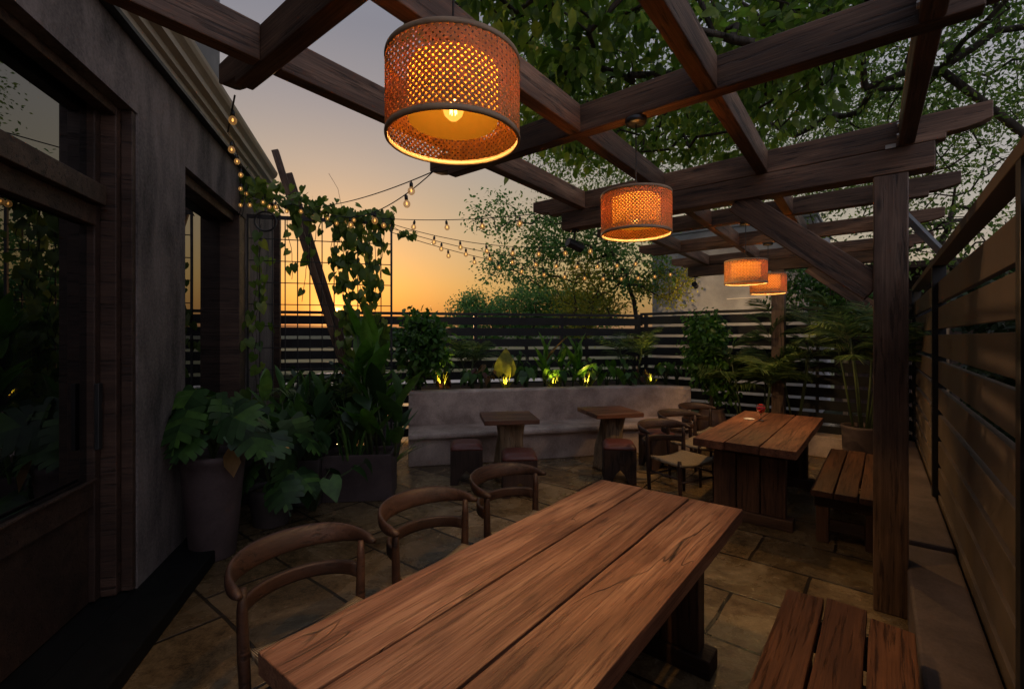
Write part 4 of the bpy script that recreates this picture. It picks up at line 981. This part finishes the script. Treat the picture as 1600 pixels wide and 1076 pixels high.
palm('palm', 'small feathery palm growing low behind the wall end planter', (-2.55, 5.6, 0), 3, 1.0, 5, .75, .26, M['palm'], 15)
palm('palm', 'small palm in front of the trellis foot between vine and canna', (-2.05, 5.75, 0), 3, 1.35, 5, .65, .24, M['palm'], 15)
for j, (x, y) in enumerate(((-1.95, 4.55), (-2.75, 4.45))):
    leafplant('ground_plant', ('low dark leafy plant on the floor between the low monstera and narrow planter', 'low dark leafy plant on the floor behind the tall mauve pot')[j], (x, y, 0), 16, .5, .2, T_HEART, M['monstera'], .9)
# schefflera like bush at the left end of the bench, with a dark vase in front
bt = tree('bush', 'bushy dark green shrub rising at the left end of the concrete bench', (-1.42, 6.75, 0), [(-1.42,6.75,0),(-1.42,6.75,.6),(-1.4,6.75,1.0)], blob((-1.32,6.75,1.6),(.36,.34,.50),80), .004, 26, .11, .06, M['bush'], T_OVAL, cat='bush', wood_mat=M['bark'], crown='foliage')
vt = thing('clay_vase', 'dark round shouldered clay vase between planter and bench end', 'vase', (-1.62, 5.98, 0))
m = MB(); m.lathe([(.10,0),(.11,.01),(.17,.22),(.185,.36),(.16,.47),(.10,.53),(.085,.56),(.10,.585),(.09,.59),(.07,.56)], 32); m.build('body', M['dark_pot'], vt, smooth=True)
bladeplant('strap_plant', 'arching strap leaved plant hanging over the dark vase beside the bench end', (-1.60, 5.75, 0), 26, .85, T_STRAP, M['bush'], (35,80), base=.1, width=1.5)
# --- planted bed behind the bench -----------------------------------
ZS = .895
BG = 'plants in the bed behind the concrete bench'
def bx(px, Y): return (px-800)/725*Y
ear = leafplant('elephant_ear', 'elephant ear with one tall yellow lit leaf above the forked trunk table', (bx(788,7.3), 7.3, ZS), 5, .40, .22, T_HEART, M['yellow'], .5, group=BG, stemr=.011, tilt=.35, droopd=.9)
leaves('tall_leaf', [(.0,-.02,.24)], [(.10,.0,1)], [.40], T_HEART, M['yellow'], ear, up=[(.1,-1,.1)], roll=.05)
_m = MB(); _m.tube([(0,0,0),(-.01,-.01,.12),(0,-.02,.25)], [.014,.012,.008], 7); _m.build('tall_stem', M['stem'], ear, smooth=True); ear.rotation_euler = (0,0,0)
leafplant('elephant_ear', 'elephant ear with drooping green leaves above the leaning trunk table', (bx(948,7.5), 7.5, ZS), 6, .42, .27, T_HEART, M['canna'], .5, group=BG, stemr=.011, droopd=.9)
leafplant('elephant_ear', 'low elephant ear with small leaves at the left end of the bed', (bx(690,7.05), 7.05, ZS), 9, .24, .18, T_HEART, M['red_leaf'], .7, group=BG)
cannaplant('canna', 'canna with upright brown tipped leaf near the middle of the bed', (bx(850,7.4), 7.4, ZS), 2, .58, .52, M['canna'], BG, .08, .75, 5)
cannaplant('canna', 'wide bushy canna just right of the middle of the bed', (bx(888,7.45), 7.45, ZS), 3, .50, .48, M['fig'], BG, .25, .9, 5)
leaves('dry_leaf', [(.05,0,.42)], [(.45,-.1,.75)], [.52], T_CANNA, M['dry'], bpy.data.objects['canna.004'] if 'canna.004' in bpy.data.objects else None, roll=.1, width=.6)
palm('palm', 'small palm with fine arching fronds at the left of the bed', (bx(728,7.6), 7.6, ZS), 2, .5, 7, .62, .24, M['palm'], 18, group=BG)
palm('palm', 'young palm at the right of the bed by the fence corner', (bx(985,7.8), 7.8, ZS), 2, .6, 7, .6, .24, M['palm'], 18, group=BG)
leafplant('leafy_plant', 'dark leafy plant left of the tall elephant ear', (bx(738,7.15), 7.15, ZS), 14, .34, .15, T_HEART, M['bush'], .6, group=BG)
leafplant('leafy_plant', 'reddish leaved plant just left of the tall elephant ear', (bx(752,7.2), 7.2, ZS), 10, .36, .14, T_OVAL, M['red_leaf'], .5, group=BG)
leafplant('leafy_plant', 'dark leafy plant just right of the tall elephant ear', (bx(822,7.3), 7.3, ZS), 16, .36, .16, T_HEART, M['bush'], .6, group=BG)
leafplant('leafy_plant', 'green leafy plant between the bushy canna and the drooping elephant ear', (bx(922,7.45), 7.45, ZS), 14, .38, .16, T_HEART, M['bush'], .6, group=BG)
leafplant('leafy_plant', 'reddish leaved plant near the right end of the bed', (bx(1003,7.6), 7.6, ZS), 10, .34, .15, T_OVAL, M['red_leaf'], .6, group=BG)
leafplant('leafy_plant', 'green leafy plant at the right end of the bed', (bx(1040,7.65), 7.65, ZS), 16, .40, .15, T_HEART, M['bush'], .6, group=BG)
leafplant('leafy_plant', 'green trailing plant at the left corner of the bed', (bx(655,6.95), 6.95, ZS), 16, .36, .14, T_HEART, M['bush'], .7, group=BG)
for lab, px, Y, n, h, sz, tm, mt in (('tall dark leafy stems behind the low elephant ear at the left of the bed', 700, 7.6, 14, .55, .15, T_OVAL, 'bush'), ('brownish wilted plant between the small left palm and the tall elephant ear', 764, 7.35, 9, .40, .17, T_OVAL, 'dry'),
        ('tall dark leafy stems behind the tall elephant ear', 806, 7.8, 14, .60, .16, T_OVAL, 'bush'), ('dark low plant at the foot of the wide bushy canna', 875, 7.2, 16, .30, .15, T_HEART, 'bush'), ('dark leafy stems right of the wide bushy canna', 908, 7.75, 14, .50, .15, T_OVAL, 'bush'),
        ('dark leafy stems left of the fence corner', 965, 7.75, 14, .48, .15, T_OVAL, 'bush'), ('low dark plant below the young right palm', 985, 7.35, 14, .26, .14, T_HEART, 'bush'), ('slim leafy stems at the far right of the bed by the weeping fig', 1058, 7.75, 12, .42, .13, T_OVAL, 'bush')):
    leafplant('leafy_plant', lab, (bx(px,Y), Y, ZS), n, h, sz, tm, M[mt], .4, group=BG)
for i, (px, Y) in enumerate(((690,6.98),(790,7.15),(862,7.25),(915,7.3),(1016,7.5))):
    bladeplant('bromeliad', ('leftmost yellow lit tuft of short blades in the bed', 'yellow lit tuft of blades at the foot of the tall elephant ear', 'yellow lit tuft of blades near the brown tipped canna',
               'yellow lit tuft of blades left of the drooping elephant ear', 'rightmost yellow lit tuft of blades in the bed')[i], (bx(px,Y), Y, ZS), 16, .30, T_SWORD, M['yellow'], (45,86), group=BG, base=.06, width=.7)
    t = thing('ground_uplight', ('small uplight at the left end of the bed', 'small uplight at the foot of the tall elephant ear', 'small uplight near the brown tipped canna', 'small uplight left of the drooping elephant ear', 'small uplight near the right end of the bed')[i], 'uplight', (bx(px,Y)+.02, Y-.15, ZS-.012), 0, 'small uplights in the planted bed')
    m = MB(); m.tube([(0,0,0),(0,0,.035)], .028, 14); m.build('housing', M['black'], t)
    m = MB(); m.tube([(0,0,.0355),(0,0,.037)], .022, 14); m.build('lens', M['spot_lens'], t)
    ld = bpy.data.lights.new('uplight_beam', 'SPOT'); ld.energy = UP_W; ld.color = (1, .70, .13); ld.spot_size = R(80); ld.spot_blend = .9; ld.shadow_soft_size = .02
    lo = bpy.data.objects.new('uplight_beam', ld); COL.objects.link(lo); lo.parent = t; lo.location = (0,0,.06); lo.rotation_euler = (R(180-24), 0, 0)
# --- plants on the right ---------------------------------------------
ft_ = tree('potted_tree', 'bushy weeping fig in a round brown pot at the right end of the bench', (bx(1112,7.2), 7.2, 0), [(bx(1112,7.2),7.2,.5),(bx(1112,7.2),7.2,.75),(bx(1115,7.2),7.2,1.05)],
     np.concatenate([blob((bx(1105,7.2),7.2,1.55),(.33,.3,.60),110,.2), blob((bx(1122,7.2),7.15,.95),(.18,.2,.25),16)]), .004, 26, .085, .06, M['fig'], T_OVAL, cat='potted plant', crown='foliage', droop=.9)
pot(ft_, [(.14,0),(.15,.01),(.20,.22),(.215,.38),(.19,.52),(.17,.56),(.185,.59),(.175,.595),(.16,.56)], M['terracotta'], .165, .53)
p1 = palm('palm', 'tall feathery palm behind the farther table by the brown timber post', (bx(1184,6.9), 6.9, 0), 5, 1.9, 8, .60, .32, M['palm'], 26, spread=.2)
p2 = thing('potted_plant', 'slender bamboo palm in a mauve pot behind the farther bench', 'potted plant', (bx(1348,5.7), 5.7, 0))
pot(p2, [(.17,0),(.18,.01),(.205,.3),(.215,.56),(.225,.58),(.225,.61),(.205,.61),(.195,.56)], M['purple_pot'], .20, .55)
palm('', '', None, 7, 1.75, 6, .5, .28, M['palm'], 17, spread=.14, parent=p2, el=(35,88))
for c in p2.children:
    if c.name.startswith(('stems','fronds')): c.location.z = .5
palm('palm', 'second feathery palm right of the timber post against the far dark fence', (bx(1262,6.5), 6.75, .3), 3, 1.9, 6, .55, .28, M['palm'], 20, spread=.1)
ct = tree('climber', 'leafy climber on the posts above the far dark fence', (bx(1290,7.4), 7.6, 0), [(bx(1290,7.4),7.6,0),(bx(1290,7.4),7.6,1.2),(bx(1292,7.4),7.6,2.1)], np.concatenate([blob((4.9,7.6,2.55),(.75,.25,.45),60), blob((5.6,7.3,2.1),(.4,.25,.4),20)]), .004, 24, .09, .09, M['bush'], T_OVAL, cat='plant', crown='foliage', droop=.6)

hp = np.stack([rng.uniform(.2,9.5,330), rng.uniform(.95,1.4,330), rng.uniform(.15,2.45,330)], 1); hp = np.array([FW(q[1], q[0], q[2]) for q in hp])
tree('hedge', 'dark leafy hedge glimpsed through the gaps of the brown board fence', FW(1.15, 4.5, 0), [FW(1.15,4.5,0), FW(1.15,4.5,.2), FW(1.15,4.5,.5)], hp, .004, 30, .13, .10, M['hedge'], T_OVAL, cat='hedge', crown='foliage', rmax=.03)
# --- trellis, vine, leaning posts --------------------------------------
ta, tb = Vector((-2.96, 5.18, 0)), Vector((-1.425, 5.53, 0)); td = (tb-ta); TL = td.length; trz = math.atan2(td.y, td.x)
tr = thing('wire_trellis', 'black wire grid trellis screen standing out from the building corner', 'trellis', ta, trz)
TZ = 3.07
m = MB(); m.box((0,-.012,.3),(.022,.012,TZ)); m.box((TL-.024,-.014,.0),(TL,.014,TZ)); m.box((.023,-.013,TZ-.045),(TL-.025,.013,TZ-.003)); m.build('frame', M['black'], tr)
m = MB()
for i in range(1, 12): m.tube([(TL*i/12,.004,.3),(TL*i/12,.004,TZ-.046)], .0065, 6)
for k in range(11): m.tube([(.02,-.003,TZ-.27-k*.245),(TL-.024,-.003,TZ-.27-k*.245)], .0060, 6)
m.build('wire_grid', M['black'], tr)
m = MB(); ring = [(.20+.11*math.cos(a*math.pi/10), -.03, TZ-.08+.11*math.sin(a*math.pi/10)) for a in range(21)]; m.tube(ring, .011, 6, cap=False); m.build('hanging_hoop', M['black'], tr)
vn = thing('climbing_vine', 'heart leaved climbing vine trailing along and down the wire trellis', 'vine', ta, trz)
st = MB(); pos=[];dv=[];up=[];sz=[]
def strand(x, z0, z1, dens, s0):
    n = max(4, int((z0-z1)*14)); pts = []
    for i in range(n+1):
        q = i/n; pts.append((x+.03*math.sin(5*q+x*9)+rng.normal(0,.006), -.02+rng.normal(0,.012), z0+(z1-z0)*q))
    st.tube(pts, .0035, 5)
    k = int((z0-z1)*dens)
    for i in range(k):
        q = rng.random(); p = pts[min(n, int(q*n))]; pos.append((p[0]+rng.normal(0,.05),p[1]+rng.normal(0,.05),p[2]+rng.normal(0,.02)))
        dv.append((rng.normal(0,.5), rng.normal(0,.3)-.1, -1)); up.append((rng.normal(0,.5),-1,.25)); sz.append(s0*rng.uniform(.6,1.2))
for x, z0, z1, dens, s0 in ((.12,TZ-.1,.9,14,.12),(.09,TZ-.4,1.6,9,.11),(.45,TZ,2.35,12,.12),(.60,TZ,2.1,7,.12),(.70,TZ,2.5,10,.12),(.92,TZ,2.35,15,.12),(.98,TZ,2.2,12,.11),(1.05,TZ,1.3,24,.115),(1.10,TZ,1.1,28,.12),
                            (1.2,TZ,1.0,24,.12),(1.3,TZ,1.2,28,.12),(1.36,TZ,1.2,16,.115),(1.45,TZ,2.2,12,.10),(1.42,1.9,.9,40,.12),(1.3,1.7,.8,50,.12)):
    strand(x, z0, z1, dens, s0)
for i in range(330):                                   # dense run along the top, thicker at the wall end
    x = rng.uniform(-.18, TL+.02); q = x/TL; zc = TZ+.04+.26*max(0, 1-q*1.5)+rng.normal(0,.045+.05*max(0,1-q)); pos.append((x, rng.normal(0,.07), zc)); dv.append((rng.normal(0,.7), rng.normal(0,.5), -.8+rng.normal(0,.4))); up.append((rng.normal(0,.5),-.8,.5)); sz.append(.10*rng.uniform(.55,1.2))
st.tube([(-.2,-.02,TZ+.32),(.2,.0,TZ+.22),(.6,.01,TZ+.10),(1.0,-.01,TZ+.05),(TL,.0,TZ+.02)], .007, 6)
st.tube([(TL,0,TZ-.05),(TL+.1,-.02,TZ-.12),(TL+.22,-.02,TZ-.10),(TL+.30,-.02,TZ-.13)], .003, 5)
for i in range(14): pos.append((TL+.08+.2*rng.random(), rng.normal(0,.03), TZ-.12+rng.normal(0,.02))); dv.append((rng.normal(.3,.4),rng.normal(0,.3),-.7)); up.append((0,-1,.4)); sz.append(.08*rng.uniform(.6,1.2))
st.tube([(1.02,0,TZ+.05),(.96,0,TZ+.35),(.86,0,TZ+.52)], .002, 4); st.tube([(TL-.15,0,TZ),(TL-.02,0,TZ+.12),(TL+.05,0,TZ+.13)], .0018, 4)
st.build('stems', M['bark'], vn, smooth=True); leaves('foliage', pos, dv, sz, T_HEART, M['vine'], vn, up=up, roll=.35)
for lab, a, b in (('longer dark leaning timber post behind the wire trellis', (-3.09,6.05,4.13), (-1.90,6.35,0.0)), ('shorter dark leaning timber post just right of the longer one', (-2.98,6.20,3.88), (-1.86,6.5,0.0))):
    A_, B_ = Vector(b), Vector(a); d = B_-A_; m = MB(); w = .05
    m.box((0,-w*.6,-w*.85),(d.length,w*.6,w*.85))
    o = m.build('leaning_post', M['beam'], loc=A_, bevel=.005); o.rotation_euler = d.to_track_quat('X','Z').to_euler(); tag(o, lab, 'post', 'leaning timber posts behind the trellis')

# --- string lights -------------------------------------------------------
SG = 'string light strands hung across the courtyard'
gb = MB(); gb.lathe([(.001,-.052),(.010,-.050),(.020,-.041),(.024,-.028),(.021,-.014),(.012,-.003),(.010,.0)], 14, cap0=False, cap1=False)
sk = MB(); sk.tube([(0,0,0),(0,0,.028)], .0115, 10); sk.tube([(0,0,.029),(0,0,.04)], .006, 6)
fl = MB(); fl.lathe([(.001,-.034),(.005,-.030),(.0055,-.022),(.003,-.014),(.001,-.012)], 8, cap0=False, cap1=False)
_b = None
def bulb_at(t, p, bs=1.2):
    global _b
    if _b is None:
        b = gb.build('bulb', M['bulb'], t, smooth=True); s = sk.build('socket', M['black'], b, smooth=True); f = fl.build('filament', M['filament'], b, smooth=True); _b = (b, s, f)
    else:
        b = _b[0].copy(); COL.objects.link(b); b.parent = t
        for o in _b[1:]: c = o.copy(); COL.objects.link(c); c.parent = b
    b.scale = (bs,)*3; b.location = (p[0], p[1], p[2]-.05); b.rotation_euler = (rng.normal(0,.12), rng.normal(0,.12), 0)
def string(label, a, b, sag, n, first=.06, last=.97, pts=None, bs=1.2):
    a = Vector(a); t = thing('string_light', label, 'string light', a, 0, SG); m = MB()
    if pts: path = [Vector(p)-a for p in pts]
    else:
        d = Vector(b)-a; path = [d*(i/24)+Vector((0,0,-sag*4*(i/24)*(1-i/24))) for i in range(25)]
    m.tube(path, .0042, 6); m.build('cable', M['white_cable'], t)
    L_ = [0]
    for i in range(1, len(path)): L_.append(L_[-1]+(path[i]-path[i-1]).length)
    for k in range(n):
        q = (first+(last-first)*k/max(1,n-1))*L_[-1]; i = max(j for j in range(len(L_)) if L_[j] <= q+1e-9); i = min(i, len(path)-2); f = (q-L_[i])/max(1e-9, L_[i+1]-L_[i])
        bulb_at(t, path[i]*(1-f)+path[i+1]*f, bs)
tt0 = tb+Vector((0,0,TZ)); tp = lambda x, z=0: ta+td*(x/TL)+Vector((0,0,TZ+z))
string('string light sagging from the vine up to the beam end behind the largest lamp', tp(.86,.06), PW(-2.55,2.26,2.90), .16, 3, .30, .82)
string('plain string light run straight above the sagging one to the same beam end', tp(.70,.12), PW(-2.52,2.26,2.90), .05, 1, .86, .87)
string('uppermost of the string light strands from the trellis to the nearer girder end', tp(1.2,.04), PW(-2.66,3.68,2.90), .05, 5, .16, .92)
string('second string light strand from the top from the trellis corner to the pergola', tt0+Vector((0,0,-.03)), PW(-2.72,5.10,2.84), .14, 7, .2, .95)
string('third string light strand from the top running into the gnarled tree', tt0+Vector((0,0,-.08)), PW(-2.75,6.40,2.84), .18, 10, .17, .97)
string('lowest string light strand running from the trellis past the gnarled tree to the far girder', tt0+Vector((0,0,-.13)), PW(-2.80,7.84,2.84), .24, 12, .15, .98)
bz = PW(-2.44, .90, 2.86)
cl = BW(-1.40, 5.75, 3.2)
string('string light drooping from the near beam end along the cornice to the vine', bz, None, 0, 7, .02, .98,
       [bz, (-1.50,2.45,2.78), (-1.83,3.05,2.98), (-2.25,3.85,3.12), (-2.60,4.45,3.18), (-2.85,4.85,3.24), (-2.93,5.02,3.10), (-2.98,5.05,2.98), (-2.94,5.06,3.03), (-2.90,5.05,3.22), tp(.05,.34)+Vector((0,-.1,0))], bs=.8)
_p = []
for i in range(34):
    x = .06+1.5*i/33; q = x/TL; _p.append(tp(x, .02+.24*max(0,1-q*1.5)+rng.normal(0,.045))+Vector((0,-.07+rng.normal(0,.04),0)))
string('string light tucked along the vine on top of the wire trellis', _p[0], None, 0, 16, .01, .99, _p, bs=.95)

# ------------------------------------------------------------------ buildings beyond the far fence
gw = thing('rendered_building', 'plain grey rendered building beyond the far fence corner', 'building', PW(-4.2, 11.2), PROT)
m = MB(); m.box((-.35,0,0),(3.1,3,4.15)); m.build('wall', M['grey_wall'], gw, bevel=.02)
m = MB(); m.box((-.38,-.03,4.152),(3.13,3.03,4.22)); m.build('parapet', M['grey_wall'], gw, bevel=.01)
m = MB(); m.tube([(1.4,-.012,2.55),(2.6,-.012,2.56),(3.1,-.012,2.58)], .012, 6); m.build('conduit', M['paper'], gw)
vd = thing('veranda', 'dim timber veranda on slim posts behind the palms and far fence', 'veranda', PW(-.95, 11.6), PROT)
m = MB(); m.box((0,1.6,0),(4.5,1.8,3.0)); m.build('back_wall', M['stool'], vd)
m = MB(); m.box((-.1,-.1,3.0),(4.6,1.9,3.12)); m.build('roof', M['door'], vd)
m = MB(); m.box((0,-.03,2.02),(4.5,.03,2.08)); m.build('rail', M['bamboo'], vd)
for i in range(6):
    m = MB(); m.box((.3+i*.75-.04,-.04,0),(.3+i*.75+.04,.04,2.998)); m.build('post', M['trunk_wood'], vd)
